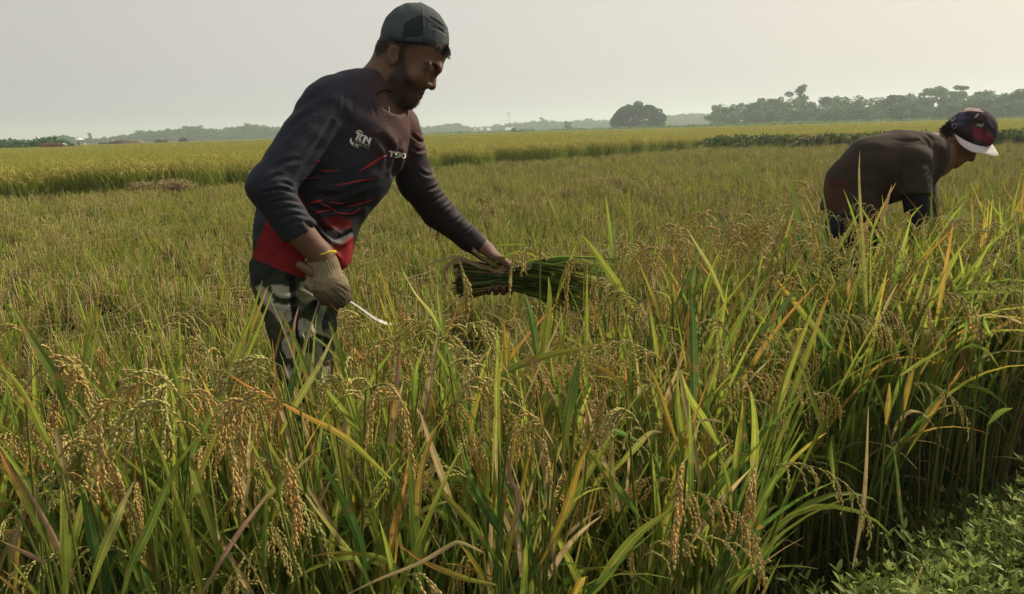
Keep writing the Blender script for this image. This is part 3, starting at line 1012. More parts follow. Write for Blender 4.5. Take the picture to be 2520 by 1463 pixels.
def glove_post(w, n, px, py, v, face):
    q = v - G(788, 626); ax = unit(GN_); h = q @ ax; sd = unit(np.cross(ax, [0, 0, 1])); dp = np.cross(ax, sd)
    th = np.arctan2(q @ sd, q @ dp + 1e-6)
    m = np.clip(1 - np.abs(h - 0.028) / 0.03, 0, 1) ** 0.5
    return w + n * (np.sin(th * 34) * 0.0011 * m)[:, None]


def glove_col(px, py, v, n):
    q = v - G(788, 626); ax = unit(GN_); h = q @ ax; sd = unit(np.cross(ax, [0, 0, 1])); dp = np.cross(ax, sd)
    th = np.arctan2(q @ sd, q @ dp + 1e-6)
    c = np.tile([0.24, 0.195, 0.125], (len(px), 1)).astype(float)
    m = (h < 0.058); c[m] *= (0.90 + 0.16 * np.sin(th[m] * 34))[:, None]
    dirt_shade = np.clip(wob(v, 90, 55) * 0.6 + (py - 695) / 38, 0, 1)[:, None]  # random dirt blotches, plus painted shade growing down towards the fingers
    c = c * (1 - dirt_shade * 0.72) + np.array([0.055, 0.042, 0.03]) * dirt_shade * 0.72
    c *= (1 + 0.12 * wob(v, 300, 56))[:, None]
    return c


gl = sdf_obj('glove', [(glove_f, *bb([G(740, 590, -.06), G(870, 765, .06)], 0.01), 0.0022, 1)], mat_col('knitted_cotton', 0.95, 0.1, bump=0.5, bscale=900, noise=0.1), MANO, glove_col, man, [([(860, 722), (842, 708), (824, 700)], 2.2, 0.003), ([(848, 742), (830, 726), (814, 714)], 2.2, 0.003), ([(824, 754), (812, 738), (800, 724)], 2.2, 0.003), ([(762, 690), (774, 694), (786, 706)], 2.0, 0.002)], glove_post)
tag(gl, 'dirty off-white knitted work glove closed round the sickle handle')
ge = MB(); ax = unit(GN_); sd = unit(np.cross(ax, [0, 0, 1])); dp = np.cross(ax, sd)
aa = np.linspace(0, 2 * math.pi, 41)
pts = [G(788, 626) + ax * (0.0045 + 0.0010 * math.sin(7 * a)) + sd * 0.0330 * math.cos(a) + dp * 0.0345 * math.sin(a) for a in aa]
tube(ge, W3(np.array(pts)), 0.0037 + 0.0006 * np.sin(aa * 11), (0.55, 0.42, 0.035), 7, False)
ge.build('cuff_edge', mat_col('yellow_yarn', 0.9, 0.1, bump=0.5, bscale=900), gl, origin=MANO)

# ================================================================== sickle
so_ = PW(800, 700, 1.77)
sick = empty('sickle', so_)
tag(sick, 'thin steel sickle with a worn wooden handle in the gloved hand', 'sickle')
hb = MB()
tube(hb, W3(np.array([G(742, 650, -0.034), G(748, 654, -0.034), G(770, 670, -0.026), G(815, 705, 0.002), G(850, 732, 0.016)])), [0.0060, 0.0085, 0.0100, 0.011, 0.009], (0.12, 0.075, 0.042), 12)
hb.build('handle', M_wood, sick, origin=so_)
bl = MB(); bp = spline([(846, 731), (862, 742), (885, 757), (908, 774), (932, 789), (957, 797.5), (978, 800.5)], 26)
bw_ = np.interp(np.linspace(0, 1, 26), [0, 0.3, 0.5, 0.8, 0.93, 1], [3.6, 4.5, 6.5, 9.5, 8, 2]) * 1.75 / FPX
bpts = np.array([PW(x, y, 1.77 + 0.0006 * (x - 846)) for x, y in bp]); tt = unit(np.gradient(bpts, axis=0)); sdv = unit(unit(np.cross(tt, Fv)) * .74 + Fv * .67)
top = bpts + sdv * bw_[:, None] * .5; bot = bpts - sdv * bw_[:, None] * .5
th = Fv * 0.0006
v_ = np.concatenate([top - th, bot - th, bot + th, top + th]); n = 26
f_ = [(k * n + i, k * n + i + 1, ((k + 1) % 4) * n + i + 1, ((k + 1) % 4) * n + i) for k in range(4) for i in range(n - 1)] + [(0, n, 2 * n, 3 * n), (n - 1, 4 * n - 1, 3 * n - 1, 2 * n - 1)]
bl.add(v_, f_, (0.55, 0.55, 0.53))
hk = np.array([PW(x, y, 1.85) for x, y in ((976, 800), (982, 795), (980, 787))]); tube(bl, hk, [0.002, 0.0026, 0.0012], (0.78, 0.78, 0.76), 4)
bl.build('blade', mat_col('bright_steel', 0.45, 0.5, metallic=0.1, noise=0.1), sick, smooth=False, origin=so_)

# ================================================================== the bending harvester at the right
D2 = 3.25
def J(x, y, w=0.0): return K(x, y, D2 + w)
s2 = D2 / FPX
SK2 = np.array([0.13, 0.062, 0.034])
head2 = UNION([
    EL(J(2388, 323), (0.088, 0.080, 0.068), -31), EL(J(2364, 352), (0.062, 0.060, 0.060), 50), EL(J(2370, 374), (0.048, 0.036, 0.044), 45),
    (RC(J(2349, 401, -.012), J(2349, 401, .012), 0.0205, 0.0205), 0.02), (RC(J(2350, 396, -.02), J(2338, 362, -.05), 0.022, 0.018), 0.03), (RC(J(2350, 396, .02), J(2338, 362, .05), 0.022, 0.018), 0.03),
    (RC(J(2395, 378), J(2390, 391), 0.011, 0.0135), 0.01), (EL(J(2384, 392, -.012), (0.012, 0.008, 0.008)), 0.006), (EL(J(2384, 392, .012), (0.012, 0.008, 0.008)), 0.006),
    (RC(J(2373, 396, -.016), J(2373, 396, .016), 0.0085, 0.0085), 0.006), (RC(J(2364, 402, -.015), J(2364, 402, .015), 0.0085, 0.0085), 0.006),
    (EL(J(2340, 341, -.080), (0.014, 0.030, 0.008), -30), 0.008), (EL(J(2340, 341, .080), (0.014, 0.030, 0.008), -30), 0.008),
    (RC(J(2352, 345), J(2322, 362), 0.068, 0.058), 0.03), (RC(J(2322, 362), J(2285, 380), 0.058, 0.066), 0.03)], 0.03)
core2 = UNION([
    RC(J(2290, 385), J(2160, 425), 0.10, 0.12), RC(J(2160, 425), J(2092, 500), 0.11, 0.07),
    RC(J(2088, 555, -.065), J(2078, 760, -.10), 0.065, 0.045), RC(J(2078, 760, -.10), J(2090, 1000, -.12), 0.05, 0.04),
    RC(J(2098, 555, .065), J(2112, 760, .12), 0.065, 0.045), RC(J(2112, 760, .12), J(2130, 960, .12), 0.05, 0.04),
    RC(J(2250, 410, -.13), J(2252, 482, -.14), 0.05, 0.042), RC(J(2257, 482, -.14), J(2262, 575, -.16), 0.043, 0.030),
    RC(J(2262, 575, -.16), J(2268, 610, -.17), 0.028, 0.034),
    RC(J(2262, 415, .13), J(2272, 500, .15), 0.05, 0.040), RC(J(2272, 500, .15), J(2296, 585, .10), 0.040, 0.030)], 0.04)
fing2 = []
for i in range(4):
    a = J(2262 + i * 5, 615, -.185 + i * 0.012); b = J(2264 + i * 6, 636, -.19 + i * .012); c_ = J(2256 + i * 6, 648, -.17 + i * .012)
    fing2 += [RC(a, b, 0.0095, 0.009), RC(b, c_, 0.009, 0.008)]
fing2 += [RC(J(2276, 605, -.15), J(2286, 628, -.15), 0.011, 0.009)]
hand2 = UNION([EL(J(2270, 608, -.17), (0.034, 0.040, 0.024), 0)] + [(q, 0.005) for q in fing2], 0.01)
def foot2(px, w):
    a = W3(J(px, 985, w)); a[2] = 0.07; b = a.copy(); b[2] = 0.035; t = b + np.array([0.16, -0.02, -0.012])
    def c(q): q = q - CAMP; return np.array([q @ Rv, q @ Uv, q @ Fv])
    return [RC(c(a), c(b), 0.036, 0.035), RC(c(b), c(t), 0.036, 0.022)]
feet2 = UNION(foot2(2090, -.12) + foot2(2130, .12), 0.02)
P2O = W3(J(2110, 800)); P2O[2] = 0.0


def skin2(px, py, v, n):
    c = np.tile(SK2, (len(px), 1)); c[(px > 2318) & (px < 2345) & (py < 338) & (py > 290)] = (0.02, 0.015, 0.013)
    d, _ = seg_d(px, py, [(2362, 399), (2372, 401)]); c[d < 1.2] *= 0.4
    return c


RX2, RY2 = [2325, 2332, 2349, 2389, 2428, 2455], [296, 303, 330, 353, 362, 352]
capin = EL(J(2390, 323), (0.091, 0.0875, 0.0885), -31)
def head2f(P):
    f = head2(P); px = CX + FPX * P[:, 0] / P[:, 2]; py = CY - FPX * P[:, 1] / P[:, 2]
    m = (py < np.interp(px, RX2, RY2) + 3) & (px > 2338)
    return np.where(m, np.maximum(f, capin(P)), f)
man2 = sdf_obj('person', [(head2f, *bb([J(2300, 440, -.12), J(2460, 250, .12)], 0.03), 0.0045, 1), (core2, *bb([J(2000, 300, -.3), J(2380, 1000, .3)], 0.05), 0.014, 1),
                          (hand2, *bb([J(2240, 590, -.24), J(2300, 660, -.1)], 0.02), 0.0035, 1), (feet2, *bb([J(2020, 960, -.25), J(2280, 1050, .25)], 0.1), 0.008, 1)], M_skin, P2O, skin2)
tag(man2, 'man in a brown shirt and printed peaked cap stooped low among the rice', 'person')
ts2 = UNION([
    RC(J(2300, 372), J(2262, 392), 0.056, 0.108), RC(J(2262, 394), J(2215, 405), 0.108, 0.138), RC(J(2215, 405), J(2160, 422), 0.140, 0.143), RC(J(2160, 422), J(2108, 455), 0.143, 0.122),
    RC(J(2108, 455), J(2084, 510), 0.122, 0.096), RC(J(2084, 510), J(2092, 570), 0.096, 0.100),
    (EC(J(2262, 388), J(2150, 425), 0.095, 0.13, 0.16, 0.18), 0.03), (RC(J(2290, 395, 0), J(2268, 440, 0), 0.050, 0.050), 0.03), (EC(J(2100, 470), J(2090, 590), 0.085, 0.096, 0.15, 0.17), 0.03)], 0.03)
sl2 = CUT(RC(J(2250, 405, -.14), J(2250, 500, -.155), 0.070, 0.060), J(2256, 483, -.15), J(2252, 500, -.15) - J(2258, 440, -.15))
sl2b = CUT(RC(J(2258, 415, .14), J(2272, 500, .15), 0.068, 0.058), J(2270, 485, .15), J(2302, 520, .15) - J(2292, 440, .15))
H2X, H2Y = [2000, 2031, 2090, 2150, 2190, 2500], [512, 520, 546, 548, 530, 530]


def sh2(P):
    px = CX + FPX * P[:, 0] / P[:, 2]; py = CY - FPX * P[:, 1] / P[:, 2]
    t = np.maximum(ts2(P), (py - np.interp(px, H2X, H2Y)) * s2 * 0.85)
    r = smin(smin(t, sl2(P), 0.03), sl2b(P), 0.03)
    r = np.maximum(r, -RC(J(2324, 354), J(2345, 348), 0.062, 0.068)(P))
    return r - 0.003 * wob(P, 20, 61) - 0.001 * wob(P, 60, 62)


def sh2c(px, py, v, n):
    c = np.tile([0.036, 0.024, 0.017], (len(px), 1)).astype(float)
    up = np.clip((420 - py) / 80, 0, 1)[:, None]
    c[(px < 2085) & (py > 440)] = (0.060, 0.027, 0.017)
    d, _ = seg_d(px, py, [(2278, 412), (2288, 440), (2292, 470)]); m = (d < 7) & (np.sin(px * .9) * np.sin(py * .9 + px * .3) > -0.1); c[m] = (0.10, 0.11, 0.11)
    return c


cr2 = [([(2195, 345), (2235, 348), (2280, 344)], 3, 0.002), ([(2262, 334), (2280, 348), (2290, 368)], 3, 0.003), ([(2275, 330), (2292, 342), (2298, 362)], 2.6, 0.003),
       ([(2222, 400), (2212, 440), (2220, 474)], 5, 0.005), ([(2050, 440), (2075, 470), (2080, 500)], 6, 0.004), ([(2110, 450), (2150, 475), (2200, 475)], 7, 0.003), ([(2060, 480), (2100, 500), (2140, 505)], 6, 0.004)]
shirt2 = sdf_obj('shirt', [(sh2, *bb([J(2010, 300, -.26), J(2350, 590, .26)], 0.04), 0.0078, 1)], mat_col('brown_cotton', 0.9, 0.15, bump=0.2, bscale=300, noise=0.05, sheen=0.03), P2O, sh2c, man2, cr2)
tag(shirt2, 'faded brown short-sleeved shirt')
usl = UNION([RC(J(2250, 455, -.14), J(2263, 590, -.16), 0.054, 0.038), RC(J(2270, 455, .145), J(2296, 590, .10), 0.052, 0.038)], 0.01)
sdf_obj('undersleeves', [(usl, *bb([J(2220, 440, -.22), J(2360, 600, .22)], 0.03), 0.007, 1)], M_cloth, P2O, lambda px, py, v, n: np.tile([0.007, 0.007, 0.010], (len(px), 1)), man2)
tr2 = UNION([EC(J(2092, 500), J(2092, 590), 0.080, 0.092, 0.14, 0.155), RC(J(2086, 575, -.055), J(2078, 760, -.10), 0.088, 0.068), RC(J(2078, 760, -.10), J(2090, 960, -.12), 0.068, 0.058),
             RC(J(2100, 575, .055), J(2112, 760, .12), 0.088, 0.068), RC(J(2112, 760, .12), J(2130, 930, .12), 0.068, 0.058)], 0.03)
sdf_obj('trousers', [(tr2, *bb([J(2010, 500, -.26), J(2190, 985, .26)], 0.06), 0.010, 1)], mat_col('navy_cotton', 0.9, 0.15, bump=0.2), P2O, lambda px, py, v, n: np.tile([0.010, 0.010, 0.018], (len(px), 1)), man2)

c2c = J(2390, 323)
def cap2(P):
    o = EL(c2c, (0.0985, 0.095, 0.096), -31)(P); i = EL(c2c, (0.094, 0.0905, 0.0915), -31)(P)
    px = CX + FPX * P[:, 0] / P[:, 2]; py = CY - FPX * P[:, 1] / P[:, 2]
    r = np.maximum(o, -(i + 0.005))
    rim = np.interp(px, [2325, 2332, 2349, 2389, 2428, 2455], [296, 303, 330, 353, 362, 352])
    return np.maximum(r, (py - rim) * s2 * 0.8)


def cap2c(px, py, v, n):
    c = np.tile([0.042, 0.030, 0.036], (len(px), 1)).astype(float)
    def q(p): return [(x / 7.924 + 2301, y / 7.924 + 246) for x, y in p]
    c[in_poly(px, py, q([(420, 260), (560, 230), (600, 330), (560, 480), (480, 520), (410, 400)]))] = (0.07, 0.065, 0.12)
    c *= (1 + 0.5 * wob(v, 40, 91))[:, None]
    c[in_poly(px, py, q([(740, 520), (900, 560), (1100, 680), (1150, 740), (1090, 840), (1010, 880), (900, 780), (720, 740)]))] = (0.17, 0.025, 0.045)
    c[in_poly(px, py, q([(790, 510), (840, 465), (900, 480), (940, 455), (960, 500), (900, 540), (850, 510)]))] = (0.30, 0.26, 0.15)
    c[in_poly(px, py, q([(750, 340), (800, 300), (860, 250), (850, 290), (800, 345)]))] = (0.35, 0.33, 0.30)
    c[in_poly(px, py, q([(560, 200), (600, 150), (860, 170), (960, 240), (860, 235), (700, 215), (470, 240), (340, 350), (300, 420), (260, 400), (400, 260)]))] = (0.35, 0.27, 0.23)
    c[in_poly(px, py, q([(320, 480), (370, 452), (435, 455), (435, 520), (380, 575), (335, 578)])) & (v[:, 2] < D2)] = (0.16, 0.17, 0.18)
    c[in_poly(px, py, q([(350, 490), (420, 475), (415, 515), (375, 555), (350, 550)])) & (v[:, 2] < D2)] = (0.03, 0.03, 0.035)
    c[in_poly(px, py, q([(310, 410), (400, 300), (400, 400), (330, 430)]))] = (0.14, 0.16, 0.14)
    c = c * (1 + 0.35 * wob(v, 70, 92))[:, None] + np.clip(wob(v, 35, 93) - .45, 0, 1)[:, None] * np.array([.10, .09, .10])
    c[in_poly(px, py, q([(1000, 300), (1100, 420), (1170, 560), (1120, 560), (1040, 420)]))] = (0.10, 0.09, 0.09)
    return c


cp2 = sdf_obj('cap', [(cap2, *bb([J(2325, 370, -.1), J(2460, 262, .1)], 0.02), 0.0032, 1)], mat_col('printed_cap_cloth', 0.92, 0.12, bump=0.15, bscale=500, noise=0.05), P2O, cap2c, man2)
tag(cp2, 'dark printed peaked cap with a maroon patch and a white peak')
Jc = [(2347, 330, -.070), (2362, 341, -.086), (2385, 353, -.085), (2410, 361, -.066), (2428, 361, -.036), (2437, 352, 0)]
Oc = [(2348, 333, -.074), (2364, 357, -.094), (2390, 374, -.098), (2420, 380, -.085), (2446, 386, -.050), (2457, 383, 0)]
def mir(a): return np.array([J(*p) for p in a] + [J(x, y, -w) for x, y, w in a[::-1][1:]])
Js, Os = W3(spline(mir(Jc), 25)), W3(spline(mir(Oc), 25)); rows = [Js + (Os - Js) * t - (Uv * 0.010 * (t * t - t)) for t in np.linspace(0, 1, 5)]
g = np.stack(rows, 1); nn = 5; vv = g.reshape(-1, 3); vv2 = vv + (Uv * 0.8 + Rv * 0.5) * 0.0035
fb = [(i * nn + j, (i + 1) * nn + j, (i + 1) * nn + j + 1, i * nn + j + 1) for i in range(24) for j in range(4)]
m_ = len(vv); fb2 = [tuple(k + m_ for k in q[::-1]) for q in fb]
bd = [i * nn + 4 for i in range(25)]; fb3 = [(bd[i], bd[i + 1], bd[i + 1] + m_, bd[i] + m_) for i in range(24)]
pk = MB(); pk.add(np.vstack([vv, vv2]), fb + fb2 + fb3, (0.55, 0.50, 0.49)); pk.build('peak', mat_col('peak_cloth', 0.8, 0.2, noise=0.04), cp2, origin=P2O)
hr2 = MB(); w2 = np.empty(len(man2.data.vertices) * 3, np.float32); man2.data.vertices.foreach_get('co', w2); w2 = w2.reshape(-1, 3).astype(float) + P2O
n2_ = vnormals(w2, np.array([tuple(p.vertices) for p in man2.data.polygons])); x2, y2, z2 = to_px(w2)
strands(hr2, w2, n2_, (x2 > 2318) & (x2 < 2347) & (y2 < 336) & (y2 > 290), 1500, 0.014, (0.02, 0.016, 0.014), -Uv * 0.5 - Rv * .3, 9, rad=0.0012)
hr2.build('hair', M_hair, man2, origin=P2O)
# ================================================================== the land
def bund_s(x, y): return (1.0 + 0.61 * x - y) / 1.171            # > 0 on the near bank
def gh(x, y):
    s = np.clip((bund_s(x, y) + 0.10 + 0.07 * np.clip((x - .35) / .3, 0, 1)) / 0.42, 0, 1)
    b = 0.40 * s * s * (3 - 2 * s)
    d = np.abs((y - 38 - (x - 10) * -0.75) / 1.25)                # low bank across the field at the right
    m = np.clip((x - 8.0) / 2.5, 0, 1)
    b = b + 0.42 * m * np.exp(-(d / 1.1) ** 4)
    return b + 0.012 * np.sin(x * 3.1 + 1) * np.sin(y * 2.7) * (y < 60)


def axis_pts(lo, hi, c, h0, g):
    a = [c]
    while a[-1] < hi: a.append(a[-1] + h0 * (1 + g * (a[-1] - c)))
    b = [c]
    while b[-1] > lo: b.append(b[-1] - h0 * (1 + g * (c - b[-1])))
    return np.array(b[::-1][:-1] + a)
gx, gy = axis_pts(-900, 900, 0.6, 0.07, 0.35), axis_pts(-60, 900, 1.2, 0.07, 0.30)
GX, GY = np.meshgrid(gx, gy, indexing='ij')
gv = np.stack([GX, GY, gh(GX, GY)], -1).reshape(-1, 3)
ii = np.arange(len(gx) * len(gy)).reshape(len(gx), len(gy))
gf = np.stack([ii[:-1, :-1], ii[1:, :-1], ii[1:, 1:], ii[:-1, 1:]], -1).reshape(-1, 4)
mg, N, L = mat_new('paddy_soil')
out = N.new('ShaderNodeOutputMaterial'); pb = N.new('ShaderNodeBsdfPrincipled'); pb.inputs['Roughness'].default_value = 0.95
pb.inputs['Specular IOR Level'].default_value = 0.1
tc = N.new('ShaderNodeTexCoord'); nz = N.new('ShaderNodeTexNoise'); nz.inputs['Scale'].default_value = 6; nz.inputs['Detail'].default_value = 8
L.new(tc.outputs['Object'], nz.inputs['Vector'])
rp = N.new('ShaderNodeValToRGB'); rp.color_ramp.elements[0].position = 0.35; rp.color_ramp.elements[0].color = (0.022, 0.018, 0.012, 1)
rp.color_ramp.elements[1].position = 0.68; rp.color_ramp.elements[1].color = (0.062, 0.062, 0.026, 1)
L.new(nz.outputs['Fac'], rp.inputs['Fac'])
n2 = N.new('ShaderNodeTexNoise'); n2.inputs['Scale'].default_value = 0.03; n2.inputs['Detail'].default_value = 5
L.new(tc.outputs['Object'], n2.inputs['Vector'])
rp2 = N.new('ShaderNodeValToRGB'); rp2.color_ramp.elements[0].color = (0.26, 0.27, 0.05, 1); rp2.color_ramp.elements[1].color = (0.36, 0.35, 0.06, 1)
L.new(n2.outputs['Fac'], rp2.inputs['Fac'])
sx = N.new('ShaderNodeSeparateXYZ'); L.new(tc.outputs['Object'], sx.inputs[0])
mrr = N.new('ShaderNodeMapRange'); mrr.inputs['From Min'].default_value = 60; mrr.inputs['From Max'].default_value = 130
L.new(sx.outputs['Y'], mrr.inputs['Value'])
mxx = N.new('ShaderNodeMix'); mxx.data_type = 'RGBA'; L.new(mrr.outputs['Result'], mxx.inputs['Factor'])
L.new(rp.outputs['Color'], mxx.inputs['A']); L.new(rp2.outputs['Color'], mxx.inputs['B'])
L.new(mxx.outputs['Result'], pb.inputs['Base Color'])
bp_ = N.new('ShaderNodeBump'); bp_.inputs['Strength'].default_value = 0.6; bp_.inputs['Distance'].default_value = 0.05
L.new(nz.outputs['Fac'], bp_.inputs['Height']); L.new(bp_.outputs[0], pb.inputs['Normal'])
L.new(pb.outputs[0], out.inputs['Surface'])
tag(link('ground', mesh_np('ground', gv, gf), mg), kind='structure')

# ------------------------------------------------------------------ rice building blocks
GREEN, DGREEN, YGREEN = np.array([0.125, 0.215, 0.034]), np.array([0.060, 0.135, 0.028]), np.array([0.30, 0.355, 0.052])
YEL, ORG, TAN, PINK = np.array([0.52, 0.38, 0.055]), np.array([0.44, 0.215, 0.055]), np.array([0.45, 0.36, 0.175]), np.array([0.40, 0.25, 0.17])
GOLD, GRAING, PALE = np.array([0.58, 0.37, 0.115]), np.array([0.46, 0.47, 0.14]), np.array([0.62, 0.58, 0.28])
BRN = np.array([0.24, 0.165, 0.075])
BLUEG = np.array([0.12, 0.20, 0.05])


def leaf_cols(r, n, kind=None):
    u = r.uniform()
    if kind is None: kind = 'g' if u < .34 else 'd' if u < .52 else 'y' if u < .74 else 'yt' if u < .85 else 'o' if u < .91 else 't'
    t = np.linspace(0, 1, n)[:, None]
    a, b = {'g': (GREEN, YGREEN), 'd': (DGREEN, GREEN), 'y': (YGREEN * 0.8, YGREEN), 'yt': (GREEN, YEL), 'o': (YGREEN * .8, ORG), 't': (TAN * .8, TAN), 'p': (PINK * .8, PINK), 'b': (BLUEG, BLUEG * 1.3), 'Y': (YEL, YEL), 'ty': (YGREEN, TAN)}[kind]
    c = a + (b - a) * t ** (1.5 if kind != 'o' else 0.8)
    return c * r.uniform(0.75, 1.25)


def leafw(n, w):
    t = np.linspace(0, 1, n)
    return w * np.minimum(1, 0.28 + t * 2.4) * np.clip((1 - t) / 0.55, 0, 1) ** 0.75 + 0.0006


def leaf(mb, r, p0, az, th0, bend, L_, w, kind=None, n=9, cols=None, rib=False):
    t = np.linspace(0, 1, n); th = th0 + bend * t ** 1.4; azs = az + r.normal() * 0.25 * t
    d = np.stack([np.sin(th) * np.cos(azs), np.sin(th) * np.sin(azs), np.cos(th)], 1)
    p = p0 + np.vstack([np.zeros(3), np.cumsum((d[:-1] + d[1:]) / 2, 0)]) * (L_ / (n - 1))
    p[:, 2] = np.maximum(p[:, 2], 0.01)
    tw = r.normal() * 0.7 + t * r.normal() * 0.9
    s0 = np.array([-math.sin(az), math.cos(az), 0]); up = np.cross(d, s0)
    s = s0 * np.cos(tw)[:, None] + up * np.sin(tw)[:, None]
    (ribbon5 if rib else ribbon)(mb, p, leafw(n, w), s, leaf_cols(r, n, kind) if cols is None else cols)
    return p


_g = None
def grain(mb, p, d, L_, w, col):
    """one husked grain: a five-sided spindle"""
    d = unit(d); ref = np.array([0, 0, 1.]) if abs(d[2]) < .9 else np.array([1., 0, 0])
    a = unit(np.cross(d, ref)); b = np.cross(d, a)
    ang = np.arange(5) * 2 * math.pi / 5; ca, sa = np.cos(ang)[:, None], np.sin(ang)[:, None]
    rg = a * ca + b * sa
    v = np.vstack([p, p + d * L_ * .28 + rg * w * .45, p + d * L_ * .68 + rg * w * .42, p + d * L_])
    f = [(0, 1 + (k + 1) % 5, 1 + k) for k in range(5)] + [(1 + k, 1 + (k + 1) % 5, 6 + (k + 1) % 5, 6 + k) for k in range(5)] + [(6 + k, 6 + (k + 1) % 5, 11) for k in range(5)]
    mb.add(v, f, np.vstack([col * .8, np.tile(col, (10, 1)), col * 1.15]))


def panicle_on(mb, r, axis, ripe, branches=9, blen=0.075, gl=0.0080, gw=0.0034, grains=(9, 14)):
    """drooping seed head along axis (n,3): short branches hung with grains"""
    n = len(axis); tube(mb, axis, np.linspace(0.0011, 0.0004, n), GRAING * .6, 3, False)
    tg = unit(np.gradient(axis, axis=0))
    base = GRAING + (GOLD - GRAING) * ripe
    for b in range(branches):
        u = 0.14 + 0.86 * b / branches; i = u * (n - 1); k = int(i); f = i - k
        p = axis[k] * (1 - f) + axis[min(k + 1, n - 1)] * f; t = tg[k]
        d = unit(t + r.normal(size=3) * 0.17); L_ = blen * r.uniform(.7, 1.15) * (1 - .35 * u)
        m = int(r.integers(*grains) * (1 - .4 * u)) + 2
        pts = [p]; 
        for q in range(m):
            d = unit(d + np.array([0, 0, -0.17 - 0.13 * ripe]) + r.normal(size=3) * .035); pts.append(pts[-1] + d * L_ / m)
        pts = np.array(pts); tube(mb, pts, 0.00045, base * .7, 3, False)
        for q in range(1, m + 1):
            sd_ = unit(np.cross(d, r.normal(size=3))); dd = unit(pts[q] - pts[q - 1])
            c = base * r.uniform(.75, 1.2) + (PALE - base) * (r.uniform() ** 4) * .5
            grain(mb, pts[q] + sd_ * 0.0008, dd + sd_ * r.uniform(.1, .35) * (-1) ** q, gl * r.uniform(.85, 1.1), gw, c)
    dd = tg[-1]; grain(mb, axis[-1], dd, gl, gw, base)


def arc_axis(L_, th0, th1, n=12):
    t = np.linspace(0, 1, n); th = th0 + (th1 - th0) * t ** 0.9
    d = np.stack([np.sin(th), 0 * th, np.cos(th)], 1)
    return np.vstack([np.zeros(3), np.cumsum((d[:-1] + d[1:]) / 2, 0)]) * (L_ / (n - 1))


PAN = []
for k in range(10):
    r = np.random.default_rng(100 + k); mb = MB()
    ax = arc_axis(r.uniform(.17, .24), r.uniform(.15, .5), r.uniform(1.9, 2.9))
    ax[:, 1] += 0.02 * r.normal() * np.linspace(0, 1, 12) ** 2
    panicle_on(mb, r, ax, [.1, .35, .6, .9, 1, .75, .5, .95, .2, .8][k], branches=int(r.integers(12, 16)))
    me = mb.mesh('panicle'); me.materials.append(M_grain); PAN.append(me)


class Hill: pass
HILLS = []
for k in range(12):
    r = np.random.default_rng(300 + k); ml, ms = MB(), MB(); pans = []; bare = k >= 9
    nt_ = int(r.integers(9, 13))
    for t in range(nt_):
        a = t * 2.4 + r.uniform(0, .5); ra = 0.012 + 0.03 * math.sqrt(t / nt_); az = a + r.normal() * .3
        lean = r.uniform(.03, .30); h = r.uniform(.60, .82)
        p0 = np.array([ra * math.cos(a), ra * math.sin(a), -0.02]); m = 9; tt = np.linspace(0, 1, m); th = lean * (.5 + .9 * tt ** 1.5)
        d = np.stack([np.sin(th) * math.cos(az), np.sin(th) * math.sin(az), np.cos(th)], 1)
        p = p0 + np.vstack([np.zeros(3), np.cumsum((d[:-1] + d[1:]) / 2, 0)]) * (h / (m - 1))
        cb = ([DGREEN, GREEN * .8, TAN * .7, YGREEN * .7] if not bare else [DGREEN * .6, BRN * .6, TAN * .5, BRN * .8])[int(r.integers(0, 4))]
        ct = [GREEN, YGREEN * .8][int(r.integers(0, 2))]
        tube(ms, p, np.linspace(.0034, .0014, m), cb + (ct - cb) * tt[:, None], 5, False)
        for u, lo, kind in ((.22, 1, None), (.42, 1, None), (.52, 1, None), (.60, 1, None), (.78, 1, None), (.92, 1, None)):
            if r.uniform() < .12 or (bare and u < .5): continue
            i = u * (m - 1); q = int(i); pp = p[q] + (p[min(q + 1, m - 1)] - p[q]) * (i - q)
            low = u < .35
            kd = (['t', 't', 'p', 'g', 'o'][int(r.integers(0, 5))] if low else None)
            leaf(ml, r, pp, az + r.normal() * 1.3, r.uniform(.04, .34) + lean * .6, r.uniform(.0, .45) if r.uniform() < .72 else r.uniform(.7, 2.3),
                 r.uniform(.24, .42) * (1 if u < .9 else .7) if not low else r.uniform(.2, .36), r.uniform(.0065, .0145) * (.7 if low else 1), kd, rib=True)
        if r.uniform() < .95: pans.append((p[-1].copy(), az + r.normal() * .4, r.uniform(.85, 1.15), int(r.integers(0, 10))))
    for t in range(9 if not bare else 3):                                                  # dead, broken lower leaves
        leaf(ml, r, np.array([r.normal() * .03, r.normal() * .03, r.uniform(.1, .35)]), r.uniform(0, 6.28), r.uniform(.5, 1.2), r.uniform(.6, 1.6), r.uniform(.15, .3), r.uniform(.004, .008), ['t', 'p'][t % 2], 7)
    H_ = Hill(); H_.leaves = ml.mesh('leaves'); H_.leaves.materials.append(M_leaf); H_.stalks = ms.mesh('stalks'); H_.stalks.materials.append(M_stalk); H_.pans = pans
    HILLS.append(H_)


def rice_plant(x, y, rz, sc, k, label='ripening rice plant of the uncut strip with drooping golden seed heads', maxp=12, tilt=(0, 0)):
    H_ = HILLS[k]
    o = empty('rice_plant', (x, y, float(gh(np.array(x), np.array(y)))), rz)
    o.rotation_euler[0] = tilt[0]; o.rotation_euler[1] = tilt[1]
    o.scale = (sc, sc, sc)
    tag(o, label, 'rice plant', 'rice plants of the uncut strip')
    link('leaves', H_.leaves, None, o); link('stalks', H_.stalks, None, o)
    for p, az, s, v in H_.pans[::-1][:maxp]:
        q = link('panicle', PAN[v], None, o, p); q.rotation_euler = (0, 0, az); q.scale = (s, s, s)
    return o


